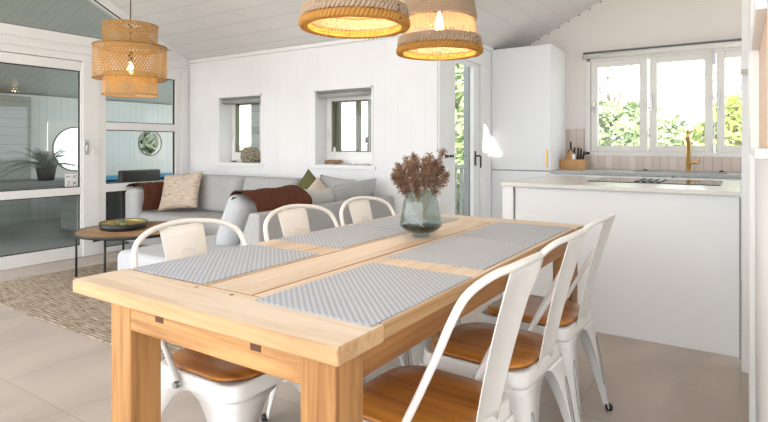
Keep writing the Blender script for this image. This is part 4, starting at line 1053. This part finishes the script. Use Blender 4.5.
def leafy(name, label, c, rad, n, mat, size=.09, cat='bush', group=None, trunk=0, fill=.55):
    t = thing(name, label, cat, (c[0], c[1], -.13), 0, group)
    bm = B()
    random.seed(n)
    for _ in range(n):
        d_ = Vector((random.gauss(0, 1), random.gauss(0, 1), random.gauss(0, 1))).normalized()
        if d_.z < -.75: d_.z *= -1
        lump = 1 + .22*noise.noise(d_*2.3 + Vector((c[0], c[1], 0)))+.12*noise.noise(d_*6)
        rr_ = (fill + (1-fill)*random.random()**.5)*lump
        p = Vector((d_.x*rad[0]*rr_, d_.y*rad[1]*rr_, c[2] + .13 + d_.z*rad[2]*rr_))
        if p.z < .02: continue
        nrm = (d_ + Vector((random.uniform(-1, 1), random.uniform(-1, 1), random.uniform(-1, 1)))*.8).normalized()
        u = nrm.orthogonal().normalized(); u.rotate(Matrix.Rotation(random.uniform(0, 6.28), 3, nrm)); v = nrm.cross(u); s = size*random.uniform(.6, 1.3)
        vs = [bm.verts.new(p + x) for x in (-u*s, -v*s*.45+nrm*s*.1, u*s, v*s*.45+nrm*s*.1)]; bm.faces.new(vs)
    link('foliage', bm, mat, t)
    bm = B(); tube(bm, [(0, 0, 0), (.05, 0, (c[2]+.1)*.6), (0, .05, c[2]+.1)], [.09, .07, .03], 8)
    for k_ in range(6):
        a = k_*1.1; tube(bm, [(0, 0, (c[2]+.1)*.5), (rad[0]*.5*math.cos(a), rad[1]*.5*math.sin(a), c[2]+.13+rad[2]*.4)], [.04, .01], 5)
    link('trunk', bm, 'bark', t)
    return t
leafy('garden_bush', 'pale green leafy bush in the left pane of the kitchen window', (-1.9, 9.3, .8), (1.25, .9, 1.1), 5200, 'leaf_g', .075)
leafy('garden_bush', 'small mid-green bush low in the middle pane of the kitchen window', (-.85, 8.6, .65), (.55, .6, .85), 2600, 'leaf_g', .065)
leafy('garden_bush', 'yellow-green bush behind the tap in the kitchen window', (.05, 9.2, .8), (.85, .8, 1.0), 4200, 'leaf_y', .075)
leafy('garden_bush', 'yellow-green bush in the right pane of the kitchen window', (1.3, 9.6, .8), (.9, .8, 1.2), 3200, 'leaf_y', .075)
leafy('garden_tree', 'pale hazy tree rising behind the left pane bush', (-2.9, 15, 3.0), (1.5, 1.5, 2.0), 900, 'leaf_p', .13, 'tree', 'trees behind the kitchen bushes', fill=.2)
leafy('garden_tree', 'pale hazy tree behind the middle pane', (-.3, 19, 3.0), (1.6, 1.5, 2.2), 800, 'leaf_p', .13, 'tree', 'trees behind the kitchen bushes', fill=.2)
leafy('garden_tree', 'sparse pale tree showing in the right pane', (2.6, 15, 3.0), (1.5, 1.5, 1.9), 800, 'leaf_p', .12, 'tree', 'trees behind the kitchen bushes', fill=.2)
leafy('garden_bush', 'green bush outside the narrow glazed door', (-4.1, 8.9, 1.0), (.8, .8, 1.4), 3600, 'leaf_g', .08)
leafy('garden_tree', 'light green tree over the roof seen through the narrow glazed door', (-5.9, 13, 3.4), (1.0, 1.0, 1.7), 2600, 'leaf_g', .11, 'tree', fill=.3)
leafy('garden_bush', 'dark green low bush outside the narrow glazed door', (-3.5, 7.3, .35), (.45, .45, .6), 2200, 'leaf_g', .05)
# lattice railing outside the glazed door
t = thing('garden_railing', 'grey upright-slat railing outside the narrow glazed door', 'railing', (-4.0, 6.6, -.13))
bm = B()
for i in range(18): box(bm, -4.2+i*.09, 6.58, -.12, -4.17+i*.09, 6.61, .85)
wp('slats', bm, 'greyout', t); bm = B(); box(bm, -4.2, 6.56, .85, -2.6, 6.63, .90); box(bm, -4.2, 6.57, .02, -2.6, 6.62, .07); wp('rail', bm, 'greyout', t)
t = thing('neighbour_house', 'white neighbouring outbuilding with sloping roof behind the glazed door', 'building', (-6.5, 11, -.13))
wp('wall', box(B(), -6.2, 10.5, -.12, -4.4, 11.0, 2.0), 'white', t)
wp('roof', prism(B(), [(-6.5, 1.9), (-6.5, 2.05), (-4.1, 3.05), (-4.1, 2.9)], 'y', 10.2, 11.3), 'outroof', t)
# things outside the two small windows
t = thing('outer_shutter', 'dark outer shutter standing open at the left small window', 'shutter', (-4.8, 4.531, .93))
wp('leaf', box(B(), -4.88, 4.531, .97, -4.73, 4.57, 1.72), 'outdark', t)
t = thing('outer_shutter', 'grey-green shutter boards outside the right small window', 'shutter', (-3.4, 4.531, .93))
bm = B(); box(bm, -3.63, 4.531, .97, -3.545, 4.571, 1.75); wp('leaf', bm, 'postgreen', t)
bm = B(); box(bm, -3.33, 4.531, .97, -3.285, 4.57, 1.75); box(bm, -3.178, 4.531, .97, -3.154, 4.57, 1.75)
box(bm, -3.63, 4.532, .93, -3.154, 4.57, .97); box(bm, -3.63, 4.532, 1.75, -3.154, 4.57, 1.79); wp('leaf', bm, 'postgreen', t)
t = thing('garden_lamp', 'tiny dark garden lamp on a post beyond the right small window', 'lamp', (-6.3, 9.0, -.13))
wp('post', tube(B(), [(-6.3, 9, -.12), (-6.3, 9, 1.2)], .03, 8), 'black', t); wp('head', lathe(B(), [(0, 0), (.07, .02), (.07, .12), (0, .16)], (-6.3, 9, 1.2), 12), 'black', t)
leafy('garden_bush', 'distant low green bushes beyond the left small window', (-13, 13.0, .3), (2.6, 1, .9), 2600, 'leaf_g', .12)
leafy('garden_bush', 'dusky green bush seen through the smaller round terrace window', (-12.5, 8.2, .6), (1.3, 1.0, 1.1), 4200, 'leaf_d', .12)
